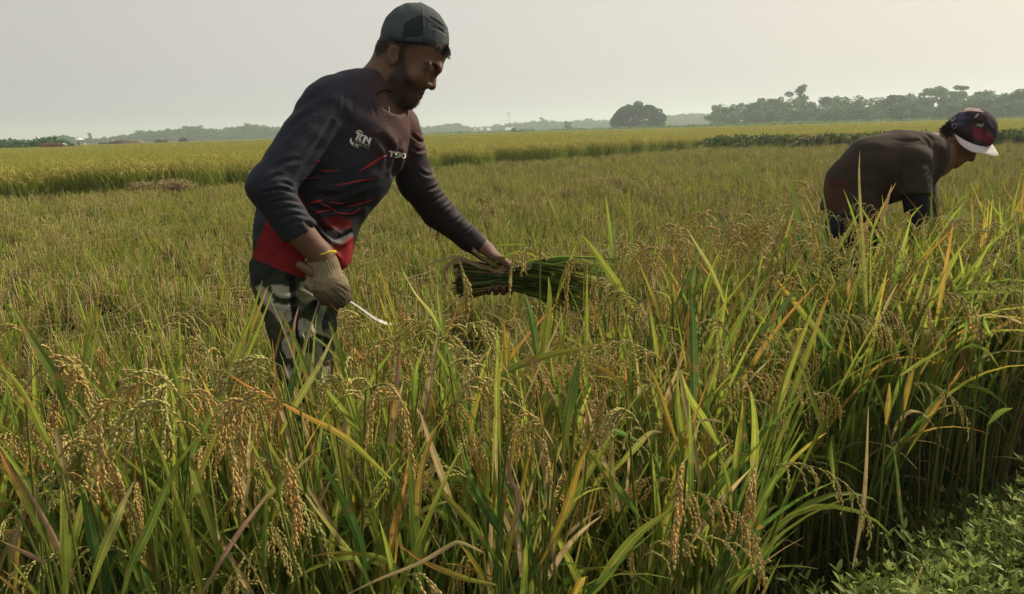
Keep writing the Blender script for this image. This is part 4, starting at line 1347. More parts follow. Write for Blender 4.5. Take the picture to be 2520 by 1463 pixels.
# ------------------------------------------------------------------ the uncut strip
def y_near(x): return 1.02 + .61 * x + (0.0 if x < .15 else min((x - .15) * .55, .34))
def y_far(x): return np.interp(x, [-2, -.75, -.3, .1, .5, 1.0, 1.4, 2.2, 3.2], [1.45, 1.50, 1.56, 1.80, 2.20, 2.62, 2.92, 3.30, 3.9])
rr = np.random.default_rng(42); npl = 0
def zone(x, y):
    px = float(to_px(np.array([x, y, .8]))[0])
    return ('at the left edge of the frame' if px < 330 else 'left of the camouflage trousers' if px < 620 else 'before the camouflage trousers' if px < 860 else 'right of the camouflage trousers' if px < 1120 else 'in front of the held bundle' if px < 1480
            else 'right of the held bundle' if px < 1800 else 'between bundle and stooping man' if px < 2020 else 'in front of the stooping man' if px < 2330 else 'at the right edge of the frame')
def nth(n): return '%d%s' % (n, 'th' if 10 <= n % 100 <= 20 else {1: 'st', 2: 'nd', 3: 'rd'}.get(n % 10, 'th'))
ROWN = ['front', 'second', 'third', 'fourth', 'fifth', 'sixth', 'seventh', 'eighth', 'ninth', 'tenth', 'eleventh', 'twelfth', 'thirteenth', 'fourteenth', 'fifteenth', 'sixteenth', 'seventeenth', 'eighteenth']
yy = 1.07; row = 0
while yy < 3.9:
    xx = -1.25; c_ = 0
    while xx < 2.75:
        x, y = xx + rr.normal() * .03, yy + rr.normal() * .03; xx += .135
        if y < y_near(x) or y > y_far(x) or y < .98 or (x / y > .30 and y < 1.80 and x / y < .62) or abs(x) > .74 * y + .18: continue
        sc = rr.uniform(.93, 1.06) * (1 + .11 * np.clip((x - .2) / .7, 0, 1)) * (.97 if .40 < x / y < .60 and y > 2.2 else 1); c_ += 1
        rice_plant(x, y, rr.uniform(0, 6.28), sc, int(rr.integers(9, 12)) if (x > .45 and y < y_near(x) + .3) else int(rr.integers(0, 9)), 'rice plant %s, %s from left in %s row' % (zone(x, y), nth(c_), ROWN[row] if row < 18 else 'the last'),
                   maxp=int(rr.integers(1, 4)) if y < 1.2 else int(rr.integers(3, 7)), tilt=(rr.normal() * .06, rr.normal() * .06)); npl += 1
    yy += .13 if yy < 1.6 else .19; row += 1
print('rice plants', npl)

# ------------------------------------------------------------------ instanced ground vegetation
def gn_scatter(name, variants, pts, rot, scl, idx):
    me = bpy.data.meshes.new(name)
    me.vertices.add(len(pts)); me.vertices.foreach_set('co', np.asarray(pts, np.float32).ravel())
    a = me.attributes.new('rot', 'FLOAT_VECTOR', 'POINT'); a.data.foreach_set('vector', np.asarray(rot, np.float32).ravel())
    a = me.attributes.new('scl', 'FLOAT', 'POINT'); a.data.foreach_set('value', np.asarray(scl, np.float32))
    a = me.attributes.new('idx', 'INT', 'POINT'); a.data.foreach_set('value', np.asarray(idx, np.int32))
    o = bpy.data.objects.new(name, me); COL.objects.link(o)
    ng = bpy.data.node_groups.new(name, 'GeometryNodeTree')
    ng.interface.new_socket('Geometry', in_out='INPUT', socket_type='NodeSocketGeometry')
    ng.interface.new_socket('Geometry', in_out='OUTPUT', socket_type='NodeSocketGeometry')
    N_, L_ = ng.nodes, ng.links
    gi, go = N_.new('NodeGroupInput'), N_.new('NodeGroupOutput')
    jn = N_.new('GeometryNodeJoinGeometry')
    for v in variants:
        oi = N_.new('GeometryNodeObjectInfo'); oi.inputs['Object'].default_value = v; oi.inputs['As Instance'].default_value = False
        gt = N_.new('GeometryNodeGeometryToInstance')
        L_.new(oi.outputs['Geometry'], gt.inputs[0]); L_.new(gt.outputs[0], jn.inputs[0])
    ip = N_.new('GeometryNodeInstanceOnPoints'); ip.inputs['Pick Instance'].default_value = True
    def att(nm, ty):
        n = N_.new('GeometryNodeInputNamedAttribute'); n.data_type = ty; n.inputs['Name'].default_value = nm
        return [q for q in n.outputs if q.enabled and q.name == 'Attribute'][0]
    L_.new(gi.outputs[0], ip.inputs['Points']); L_.new(jn.outputs[0], ip.inputs['Instance'])
    L_.new(att('idx', 'INT'), ip.inputs['Instance Index']); L_.new(att('scl', 'FLOAT'), ip.inputs['Scale'])
    er = N_.new('FunctionNodeEulerToRotation'); L_.new(att('rot', 'FLOAT_VECTOR'), er.inputs[0]); L_.new(er.outputs[0], ip.inputs['Rotation'])
    L_.new(ip.outputs[0], go.inputs[0])
    md = o.modifiers.new('scatter', 'NODES'); md.node_group = ng
    return tag(o, kind='stuff')


# stubble: cut hills, straw litter, fresh blades
STUB = []
for k in range(10):
    r = np.random.default_rng(500 + k); mb = MB()
    for t in range(32):
        a = r.uniform(0, 6.28); ra = 0.065 * math.sqrt(r.uniform()); h = r.uniform(.12, .30); ln = r.uniform(.02, .28)
        p0 = np.array([ra * math.cos(a), ra * math.sin(a), 0]); az = a + r.normal() * .6
        tip = p0 + h * np.array([math.sin(ln) * math.cos(az), math.sin(ln) * math.sin(az), math.cos(ln)])
        c = [GREEN, YGREEN * .9, TAN, TAN * 1.1, BRN * 1.4, YGREEN * .7, YGREEN, TAN * .8][int(r.integers(0, 8))] * r.uniform(.9, 1.35)
        tube(mb, [p0, (p0 + tip) / 2 + r.normal(size=3) * .004, tip], [.0034, .0030, .0028], np.stack([c * .7, c, c * 1.2]), 4, False)
    for t in range(15):
        a = r.uniform(0, 6.28); ra = 0.09 * math.sqrt(r.uniform()); fresh = r.uniform() < (.42 if k < 5 else .68)
        leaf(mb, r, np.array([ra * math.cos(a), ra * math.sin(a), r.uniform(0, .12)]), r.uniform(0, 6.28), r.uniform(.03, .5), r.uniform(0, .8) if fresh else r.uniform(.4, 2.2),
             r.uniform(.09, .24), r.uniform(.005, .010), ['g', 'y', 'ty', 'yt'][int(r.integers(0, 4))] if fresh else ['t', 't', 'ty', 'ty', 'p'][int(r.integers(0, 5))], 6)
    for t in range(9):                                                                       # straw lying on top
        p = np.array([r.normal() * .09, r.normal() * .09, r.uniform(.05, .28)]); d = unit(np.array([r.normal(), r.normal(), r.normal() * .35])) * r.uniform(.06, .16)
        tube(mb, [p - d, p + r.normal(size=3) * .01, p + d], .0014, TAN * r.uniform(.7, 1.3), 3, False)
    STUB.append(mb.build('stubble_tuft', M_straw, linkit=False))
for k in range(3):                                                                           # taller green regrowth
    r = np.random.default_rng(560 + k); mb = MB()
    for t in range(15):
        leaf(mb, r, np.array([r.normal() * .03, r.normal() * .03, 0.0]), r.uniform(0, 6.28), r.uniform(.02, .3), r.uniform(.05, .7), r.uniform(.2, .38), r.uniform(.006, .010), ['g', 'y', 'y', 'yt'][t % 4], 8)
    STUB.append(mb.build('stubble_tuft', M_straw, linkit=False))
BX, BY = [-60, -10.3, -6.2, -2.8, 2.3, 10, 19.6, 60], [5, 15.5, 18.4, 25, 28.7, 38, 30.5, 6]
def edge_y(x): return np.interp(x, BX, BY)
r = np.random.default_rng(77)
P_, S_, I_ = [], [], []
for (y0, y1, den) in ((1.25, 5, 33), (5, 10, 26), (10, 20, 18), (20, 40, 12)):
    xm = .9 * y1 + 1.4; n = int(den * (y1 - y0) * 2 * xm)
    x = r.uniform(-xm, xm, n); y = r.uniform(y0, y1, n)
    k = (y > np.array([y_far(a) for a in x]) + .02) & (y < edge_y(x) - .1) & (np.abs(x) < .9 * y + 1.4)
    x, y = x[k], y[k]
    P_.append(np.stack([x, y, gh(x, y)], 1)); S_.append(r.uniform(.7, 1.3, len(x)) * (1 + .002 * y))
    f = wob(np.stack([x, y, 0 * x], 1), 1.1, 81) + r.normal(size=len(x)) * .4
    I_.append(np.where(f > 1.2, r.integers(10, 13, len(x)), np.where(wob(np.stack([x, y * .8, 0 * x], 1), .8, 83) + r.normal(size=len(x)) * .35 > .1, r.integers(5, 10, len(x)), r.integers(0, 5, len(x)))))
P_, S_, I_ = np.concatenate(P_), np.concatenate(S_), np.concatenate(I_); n = len(P_); print('stubble', n)
gn_scatter('stubble', STUB, P_, np.stack([r.normal(size=n) * .1, r.normal(size=n) * .1, r.uniform(0, 6.28, n)], 1), S_, I_)

# low litter and creeping weeds between the hills of the strip and at its foot
LIT = []
for k in range(4):
    r = np.random.default_rng(600 + k); mb = MB()
    for t in range(30):
        leaf(mb, r, np.array([r.normal() * .08, r.normal() * .08, r.uniform(0, .05)]), r.uniform(0, 6.28), r.uniform(.3, 1.5), r.uniform(0, .9), r.uniform(.08, .22), r.uniform(.003, .007), None, 5, cols=np.tile([DGREEN * .8, BRN * .5, GREEN * .6, TAN * .35, BRN * .3][t % 5], (5, 1)))
    LIT.append(mb.build('litter_clump', M_straw, linkit=False))
n = 420; r = np.random.default_rng(610); x = r.uniform(-1.6, 3.4, n); y = r.uniform(.4, 3.6, n)
k = (y < np.array([y_far(a) for a in x]) + .1) & (bund_s(x, y) < .1); x, y = x[k], y[k]; n = len(x)
gn_scatter('straw_litter', LIT, np.stack([x, y, gh(x, y)], 1), np.stack([0 * x, 0 * x, r.uniform(0, 6.28, n)], 1), r.uniform(.8, 1.3, n), r.integers(0, 4, n))

# ------------------------------------------------------------------ uncut rice beyond
def field_patch(seed, R_, count, h, wd, pan):
    r = np.random.default_rng(seed); mb = MB()
    for t in range(count):
        a, ra = r.uniform(0, 6.28), R_ * math.sqrt(r.uniform()); p0 = np.array([ra * math.cos(a), ra * math.sin(a), r.uniform(.0, .35) * h])
        if r.uniform() < pan:
            p0[2] = h * r.uniform(.55, .82)
            leaf(mb, r, p0, r.uniform(0, 6.28), r.uniform(.0, .3), r.uniform(1.6, 2.8), r.uniform(.24, .36) * h / .85, wd * 1.6, None, 6,
                 cols=np.tile(np.array([.50, .42, .115]) * r.uniform(.7, 1.15), (6, 1)))
        else:
            leaf(mb, r, p0, r.uniform(0, 6.28), r.uniform(.02, .35), r.uniform(.0, .9), r.uniform(.52, .80) * h / .85, wd, ['g', 'y', 'y', 'y', 'y', 'yt'][int(r.integers(0, 6))], 5)
    return mb.build('field_rice_patch', M_straw, linkit=False)
FP = [field_patch(700 + k, .5, 330, .86, .012, .33) for k in range(6)]
FQ = [field_patch(720 + k, 1.7, 420, .9, .05, .35) for k in range(4)]
r = np.random.default_rng(730); Pp, Ss, Ii = [], [], []
for (y0, y1, den) in ((12, 26, 4.2), (26, 45, 3.2), (45, 75, 2.3)):
    xm = .9 * y1 + 2; n = int(den * (y1 - y0) * 2 * xm); x = r.uniform(-xm, xm, n); y = r.uniform(y0, y1, n)
    k = (y > edge_y(x) + .35 + (x > 9) * 1.3 + .25 * np.sin(x * 1.7) * np.sin(x * .6) + r.uniform(-.35, .35, n)) & (np.abs(x) < .9 * y + 2); Pp.append(np.stack([x[k], y[k], 0 * x[k]], 1))
P1 = np.concatenate(Pp); n = len(P1); print('field patches', n)
gn_scatter('uncut_rice_field', FP, P1, np.stack([0 * P1[:, 0], 0 * P1[:, 0], r.uniform(0, 6.28, n)], 1), r.uniform(.78, 1.02, n) * (1 + .04 * np.sin(P1[:, 0] * .5)), r.integers(0, 6, n))
Pp = []
for (y0, y1, den) in ((68, 120, .42), (120, 230, .22), (230, 420, .10)):
    xm = .9 * y1 + 6; n = int(den * (y1 - y0) * 2 * xm); x = r.uniform(-xm, xm, n); y = r.uniform(y0, y1, n)
    far = np.interp(x / y, [-.75, -.1, .12, .30, .7], [420, 400, 230, 200, 170])
    k = (np.abs(x) < .9 * y + 6) & (y < far); Pp.append(np.stack([x[k], y[k], 0 * x[k]], 1))
P1 = np.concatenate(Pp); n = len(P1); print('far patches', n)
gn_scatter('distant_rice', FQ, P1, np.stack([0 * P1[:, 0], 0 * P1[:, 0], r.uniform(0, 6.28, n)], 1), r.uniform(.95, 1.05, n), r.integers(0, 4, n))

# dark weedy bank across the field at the right, grassy bank before the trees
def bush_clump(seed, R_, hh, count, lw, cols, mat=M_weed):
    r = np.random.default_rng(seed); mb = MB()
    for t in range(count):
        u = unit(r.normal(size=3)); u[2] = abs(u[2]); p = u * np.array([R_, R_, hh]) * r.uniform(.45, 1.0) ** .5
        d = unit(u + r.normal(size=3) * .8); s = unit(np.cross(d, r.normal(size=3))); L_ = lw * r.uniform(.7, 1.6)
        c = cols[int(r.integers(0, len(cols)))] * r.uniform(.6, 1.25)
        mb.add([p, p + d * L_ * .5 + s * L_ * .3, p + d * L_, p + d * L_ * .5 - s * L_ * .3], [(0, 1, 2, 3)], c)
    return mb.build('bank_clump', mat, linkit=False)
BK = [bush_clump(800 + k, .45, .38, 320, .07, [DGREEN * .7, GREEN * .6, DGREEN * .6, GREEN * .9 if k else TAN * .6]) for k in range(3)] + [bush_clump(810, .4, .3, 220, .09, [TAN * .6, DGREEN, TAN * .9])]
r = np.random.default_rng(811); n = 430; x = r.uniform(8.4, 40, n); y = edge_y(x) + r.normal(size=n) * .55
gn_scatter('bank_weeds', BK, np.stack([x, y, gh(x, y) - .05], 1), np.stack([0 * x, 0 * x, r.uniform(0, 6.28, n)], 1), r.uniform(.7, 1.25, n), np.where(r.uniform(size=n) < .12, 3, r.integers(0, 3, n)))
BG = [bush_clump(820 + k, 2.4, 1.0, 260, .55, [GREEN, GREEN * 1.3, YGREEN * .6], M_tree) for k in range(3)]
n = 700; u = r.uniform(-.25, .75, n); d = np.interp(u, [-.25, .12, .3, .7], [330, 245, 205, 175]) + r.normal(size=n) * 7; x = u * d
gn_scatter('grassy_bank', BG, np.stack([x, d, 0 * x], 1), np.stack([0 * x, 0 * x, r.uniform(0, 6.28, n)], 1), r.uniform(.5, 1.25, n), r.integers(0, 3, n))

# ------------------------------------------------------------------ weeds on the near bank
def weed(seed):
    r = np.random.default_rng(seed); mb = MB(); TN = r.uniform(.6, 1.35)
    for s_ in range(5):
        az = r.uniform(0, 6.28); lean = r.uniform(.1, .9); h = r.uniform(.07, .17); m = 6; t = np.linspace(0, 1, m)
        p0 = np.array([r.normal() * .02, r.normal() * .02, -.01]); d = np.array([math.sin(lean) * math.cos(az), math.sin(lean) * math.sin(az), math.cos(lean)])
        p = p0 + d * (t * h)[:, None]; p[:, 2] += .015 * t ** 2
        tube(mb, p, np.linspace(.0016, .0009, m), GREEN * .8 + np.array([.06, 0, 0]) * r.uniform(), 4, False)
        for i in range(1, m):
            for q in range(2 if i < m - 1 else 4):
                a = az + i * 1.57 + q * (math.pi if i < m - 1 else 1.57) + r.normal() * .25
                th = r.uniform(.7, 1.25) if i < m - 1 else r.uniform(.35, .9); L_ = r.uniform(.018, .034) * (1 if i < m - 1 else .8); n = 5
                tt = np.linspace(0, 1, n); ths = th + .5 * tt
                dd = np.stack([np.sin(ths) * math.cos(a), np.sin(ths) * math.sin(a), np.cos(ths)], 1)
                lp = p[i] + np.vstack([np.zeros(3), np.cumsum(dd[:-1], 0)]) * L_ / (n - 1)
                w = L_ * .30 * np.array([.25, .9, 1, .65, .05])
                c = (np.array([.18, .26, .055]) + np.array([.16, .14, .05]) * r.uniform()) * TN * r.uniform(.7, 1.3)
                ribbon(mb, lp, w, np.array([-math.sin(a), math.cos(a), 0]), c, .12)
    return mb.build('weed_plant', M_weed, linkit=False)
WD = [weed(900 + k) for k in range(7)]
r = np.random.default_rng(910); n = 7600; x = r.uniform(.1, 2.6, n); y = r.uniform(.4, 2.6, n); s = bund_s(x, y)
px_, py_, _z = to_px(np.stack([x, y, gh(x, y) + .1], 1))
k = (s > -.29 + .08 * np.sin(x * 9) + .04 * np.sin(x * 23)) & (wob(np.stack([x, y, 0 * x], 1), 9, 95) + (s + .1) * 1.6 > -.30) & (s < .9) & (px_ > 1500) & (py_ > 1100) & (np.hypot(px_ - 2385, (py_ - 1345) * 1.3) > 28)
x, y = x[k], y[k]; n = len(x); print('weeds', n)
gn_scatter('bank_herbs', WD, np.stack([x, y, gh(x, y)], 1), np.stack([r.normal(size=n) * .25, r.normal(size=n) * .25, r.uniform(0, 6.28, n)], 1), r.uniform(.35, 1.1, n), r.integers(0, 7, n))
mb = MB()
for t in range(60):
    q = int(r.integers(0, n)); leaf(mb, r, np.array([x[q], y[q], float(gh(x[q], y[q]))]), r.uniform(0, 6.28), r.uniform(.05, .8), r.uniform(.1, 1.2), r.uniform(.12, .28), r.uniform(.004, .008), ['g', 'y', 't', 'g'][t % 4])
tag(mb.build('bank_grass', M_leaf), kind='stuff')
# ------------------------------------------------------------------ dry straw heap against the standing rice
HP = ground_hit(395, 462)
r = np.random.default_rng(930); mb = MB()
for t in range(1500):
    c0 = [(-.62, 0, .16), (-.1, .1, .17), (.35, 0, .2), (.62, .05, .16)][int(r.integers(0, 4))]
    p = np.array([c0[0] + r.normal() * .17, c0[1] + r.normal() * .2, max(.04, c0[2] + .12 + r.normal() * .10)]); d = unit(np.array([r.normal(), r.normal(), r.normal() * .5 + .25])) * r.uniform(.08, .2)
    tube(mb, [p - d, p + r.normal(size=3) * .02, p + d], .006, (TAN * 1.15 if t % 4 else TAN * .6) * r.uniform(.7, 1.25), 3, False)
hp = mb.build('straw_heap', M_straw, loc=(-7.35, 16.5, .20)); hp.scale = (.66, .7, .52); tag(hp, 'low heap of dry pale straw lying at the foot of the standing rice', 'straw heap')
# ================================================================== prominent leaves and seed heads of the strip
# (picture polyline tip -> base, width px, colour kind, depth)
HL_ = [
 ([(25,742),(75,830),(140,935),(160,1010)],22,'g',1.02), ([(-10,890),(50,955),(105,1065),(150,1150)],17,'y',.95),
 ([(646,690),(615,790),(585,860),(562,920)],13,'y',1.42), ([(660,704),(634,770),(606,840),(585,900)],11,'yt',1.42), ([(672,715),(640,800),(615,860),(598,905)],8,'y',1.42),
 ([(735,755),(724,800),(722,860),(725,900)],9,'p',1.35), ([(738,850),(730,900),(715,960),(705,1010)],15,'b',1.30),
 ([(809,792),(823,830),(845,890),(862,980),(868,1080)],17,'g',1.30), ([(822,822),(790,890),(755,950),(725,1000),(690,1070)],16,'ty',1.22),
 ([(555,915),(600,945),(690,992),(762,1030),(810,1053),(860,1085),(910,1130),(962,1180)],17,'o',1.05),
 ([(1515,840),(1430,858),(1345,876),(1265,905),(1195,945)],17,'yt',1.25), ([(1384,1180),(1390,1090),(1402,1000),(1415,940),(1425,885)],26,'g',1.15),
 ([(1458,1058),(1443,1105),(1426,1144),(1409,1203),(1390,1260),(1365,1320),(1330,1390)],17,'Y',1.1),
 ([(1694,1225),(1621,1276),(1572,1313),(1523,1369),(1477,1437),(1450,1470)],24,'y',.98),
 ([(674,1145),(737,1199),(786,1265),(835,1326),(884,1387),(925,1470)],17,'ty',1.0), ([(960,1060),(1042,1162),(1091,1216),(1152,1282),(1189,1331),(1235,1395)],16,'yt',1.05),
 ([(769,1118),(735,1150),(701,1187),(655,1225),(615,1277)],14,'ty',1.0), ([(1006,1106),(1012,1180),(1018,1260),(1028,1375),(1032,1470)],25,'g',1.0),
 ([(762,1370),(823,1361),(884,1364),(932,1371),(977,1397),(1034,1460)],13,'yt',.98), ([(849,1466),(932,1426),(1030,1387),(1103,1345),(1135,1336),(1189,1360)],11,'t',.97),
 ([(979,1338),(1030,1375),(1091,1404),(1152,1426),(1220,1440)],13,'o',.96), ([(330,1185),(305,1235),(282,1293),(250,1366),(215,1470)],21,'ty',.92),
 ([(486,1076),(440,1138),(403,1213),(362,1312),(322,1393),(300,1470)],21,'g',.95), ([(150,1199),(156,1260),(160,1340),(162,1400),(163,1470)],23,'y',.9),
 ([(40,1160),(85,1235),(121,1299),(161,1379),(186,1430)],13,'p',.9), ([(196,1183),(212,1250),(226,1320),(238,1390)],26,'d',1.0),
 ([(675,1199),(631,1253),(591,1307),(550,1371),(497,1462)],12,'p',.97), ([(1430,576),(1462,617),(1499,671),(1523,705),(1562,765)],19,'y',1.75),
 ([(1421,592),(1400,650),(1385,690),(1368,745)],11,'y',1.75), ([(1350,681),(1353,725),(1348,798),(1338,870),(1333,930)],19,'y',1.5),
 ([(1289,720),(1302,760),(1316,825),(1322,900)],17,'b',1.5), ([(1755,558),(1719,610),(1702,671),(1682,712),(1655,770)],15,'b',2.0),
 ([(1689,561),(1715,605),(1743,651),(1768,705),(1792,775)],9,'ty',1.9), ([(1697,705),(1704,773),(1708,850),(1709,940),(1708,1060)],22,'b',1.35),
 ([(1457,632),(1474,690),(1484,749),(1490,815)],15,'d',1.7), ([(2116,372),(2114,440),(2119,540),(2125,640),(2132,760),(2140,850)],11,'ty',2.0),
 ([(2294,458),(2292,520),(2298,600),(2300,660)],13,'g',2.4), ([(1906,681),(1947,735),(1997,796),(2048,860)],14,'yt',1.75),
 ([(1962,710),(1935,745),(1900,790),(1846,832)],17,'b',1.65), ([(2253,897),(2243,924),(2232,965),(2226,1010)],12,'Y',1.5),
 ([(2189,941),(2187,985),(2180,1045)],12,'Y',1.5), ([(2492,1005),(2461,1015),(2431,1045)],14,'g',1.5), ([(2350,722),(2378,757),(2408,806)],13,'g',2.0),
 ([(2137,1000),(2133,1120),(2127,1220),(2116,1300),(2098,1400)],11,'t',1.38), ([(2197,1090),(2208,1170),(2215,1250),(2230,1345)],13,'b',1.42),
 ([(2054,1200),(2048,1134),(2047,1072)],13,'g',1.45), ([(1238,1325),(1268,1290),(1275,1215),(1257,1184),(1246,1110)],13,'p',1.05),
 ([(1580,1091),(1536,1069),(1487,1052),(1450,1046)],14,'b',1.2), ([(1631,1064),(1600,1066),(1560,1106),(1506,1165)],14,'ty',1.2),
 ([(1415,1068),(1462,1125),(1499,1179),(1536,1223),(1575,1275)],19,'g',1.12), ([(1590,895),(1618,950),(1645,1032),(1672,1110)],12,'Y',1.25),
 ([(1668,895),(1694,971),(1731,1032),(1768,1095)],20,'y',1.3), ([(1667,905),(1668,984),(1675,1057),(1682,1140)],14,'y',1.28),
 ([(1841,1118),(1804,1123),(1767,1176)],10,'ty',1.3), ([(1499,1000),(1505,1081),(1506,1179),(1510,1275)],15,'ty',1.1),
 ([(770,1100),(823,1191),(859,1265),(889,1350),(905,1470)],21,'d',1.02), ([(1130,1090),(1164,1191),(1201,1257),(1235,1320)],26,'d',1.05),
 ([(1240,795),(1244,860),(1248,940)],15,'Y',1.45), ([(1075,700),(1085,770),(1096,830)],14,'y',1.6), ([(985,655),(1020,720),(1060,770),(1085,815)],9,'ty',1.6),
 ([(1128,755),(1108,800),(1085,850)],10,'o',1.5), ([(1400,1500),(1425,1440),(1445,1420)],16,'Y',.95), ([(1550,455),(1548,540),(1560,640)],10,'yt',2.5),
 ([(1330,450),(1362,520),(1392,590)],8,'ty',2.3), ([(1490,480),(1500,560),(1508,640)],10,'g',2.4), ([(2195,455),(2182,500),(2165,560)],8,'p',2.5),
 ([(0,1330),(60,1360),(110,1385)],10,'p',.9), ([(-10,1090),(20,1150),(60,1230),(110,1330)],15,'o',.92), ([(1765,1110),(1790,1180),(1800,1260)],11,'g',1.2),
 ([(2330,855),(2270,890),(2215,925)],10,'y',1.7), ([(2480,722),(2420,720),(2370,721)],10,'y',1.8), ([(2440,830),(2425,800),(2418,780)],9,'g',1.7),
 ([(1325,1290),(1345,1230),(1352,1180)],8,'b',1.1), ([(900,890),(905,960),(900,1040),(888,1100)],11,'y',1.25), ([(985,860),(978,930),(960,990)],12,'p',1.2), ([(1030,880),(1020,940),(1018,1010)],14,'g',1.2),
]
# seed heads: picture polyline from the stem over the arch to the hanging end, ripeness, depth
HP_ = [
 ([(250,985),(205,930),(165,900),(140,940),(128,1010)],.9,1.1), ([(60,960),(100,905),(150,880),(185,905),(205,960)],.6,1.12), ([(330,1010),(270,985),(250,1030),(245,1100),(240,1150)],.9,1.05),
 ([(460,1000),(420,950),(408,990),(405,1060)],.3,1.1), ([(470,1060),(400,990),(330,1000),(280,1060)],.3,1.05), ([(740,1010),(690,985),(610,985),(560,1030),(535,1100)],.9,1.05),
 ([(690,900),(640,880),(590,890),(560,930)],.2,1.2), ([(690,940),(640,905),(590,920),(565,980)],.3,1.15), ([(700,1000),(640,960),(600,1000),(590,1080),(590,1140)],.85,1.05), ([(640,1010),(590,985),(560,1020),(570,1120),(575,1200)],.8,1.0),
 ([(700,1100),(705,1130),(730,1210),(725,1280)],1.,1.02), ([(1100,870),(1060,810),(1010,790),(975,840),(965,880)],.4,1.45), ([(1040,880),(1090,830),(1130,870),(1140,940)],.5,1.4),
 ([(1160,870),(1150,820),(1165,800),(1200,800)],.3,1.5), ([(1120,1010),(1160,940),(1190,960),(1185,1050),(1165,1110)],.7,1.15), ([(1010,1020),(960,960),(920,990),(905,1040)],.7,1.2),
 ([(900,960),(950,945),(985,985),(1000,1060),(1015,1120)],.8,1.15), ([(1180,990),(1200,930),(1180,900),(1150,930)],.3,1.3), ([(1370,1090),(1330,1040),(1310,1050),(1335,1090),(1350,1140)],.8,1.15),
 ([(1540,960),(1500,965),(1480,1000),(1470,1060)],.6,1.2), ([(1600,1090),(1560,1030),(1530,1010),(1500,1050)],.4,1.2), ([(1690,1130),(1675,1150),(1668,1230),(1660,1310)],1.,1.05),
 ([(1800,860),(1790,820),(1770,800),(1775,870),(1785,900)],.5,1.6), ([(1330,600),(1290,610),(1262,640),(1255,690)],.5,1.85), ([(1450,650),(1410,640),(1395,690),(1390,760)],.8,1.85), ([(1520,720),(1490,690),(1465,720),(1460,790)],.8,1.8),
 ([(1600,800),(1560,740),(1510,720),(1480,770)],.4,1.7), ([(1730,700),(1700,600),(1680,620),(1670,690)],.8,1.9), ([(2030,640),(1990,560),(1930,545),(1880,600),(1860,680)],.7,2.2), ([(2060,650),(2000,600),(1950,610),(1910,680)],.5,2.1),
 ([(2110,700),(2080,640),(2030,610),(1990,650)],.4,2.1), ([(2000,760),(1960,690),(1900,680),(1870,750)],.8,1.9), ([(1940,900),(1930,970),(1920,1000)],.3,1.5), ([(2140,600),(2170,560),(2190,600),(2195,660)],.7,2.3),
 ([(2250,600),(2240,540),(2225,560),(2215,640)],.6,2.5), ([(2330,680),(2380,600),(2430,560),(2470,600)],.4,2.4), ([(2500,640),(2470,560),(2440,570),(2420,640)],.6,2.4), ([(1860,1140),(1852,1170),(1845,1230)],.9,1.25),
 ([(1130,640),(1150,700),(1140,740)],.6,1.7), ([(820,1010),(850,960),(830,930),(790,950)],.4,1.2), ([(930,870),(890,790),(870,800),(865,870)],.5,1.4),
]
r = np.random.default_rng(990)
for k in range(104):                                       # more ripe heads arching over the far side of the strip
    px = r.uniform(1780, 2540) if k < 66 else r.uniform(880, 1780) if k < 92 else r.uniform(0, 700)
    d = (np.interp(px, [0, 700, 900, 1300, 1800, 2500], [1.12, 1.2, 1.35, 1.7, 2.25, 2.75]) + r.normal() * .13); z = r.normal() * .045 + np.interp(px, [0, 900, 1800], [.90, .93, 1.0])
    v = ((1.28 - z) / d - math.sin(pitch)) / math.cos(pitch); py = CY + v * FPX - .029 * (px - 1260); q = FPX / d; s = -1 if r.uniform() < .6 else 1; w = r.uniform(.7, 1.2)
    if (850 < px < 1540 and py < 815) or (px > 2010 and py < 540): continue
    HP_.append(([(px - s * .055 * q, py + .11 * q), (px - s * .03 * q, py + .015 * q), (px, py), (px + s * .045 * w * q, py + .03 * q), (px + s * .06 * w * q, py + (.08 + .06 * r.uniform()) * q)], r.uniform(.35, 1.0), d / .93))
r = np.random.default_rng(1000)
items = [('L', q) for q in HL_] + [('P', q) for q in HP_]
def base_of(q): # world point of the low end
    pts, d = q[0], q[-1]
    return PW(*pts[-1 if len(q) == 4 else 0], d)
groups = {}; USED = {}
for kind, q in items:
    b = base_of(q); key = (round(b[0] / .26), round(b[1] / .22)); groups.setdefault(key, []).append((kind, q, b))
KN = {'g': 'green', 'd': 'dark green', 'b': 'blue-green', 'y': 'bright yellow-green', 'yt': 'yellow-tipped green', 'o': 'orange', 't': 'dry tan', 'p': 'dry pinkish', 'Y': 'yellow', 'ty': 'half-withered'}
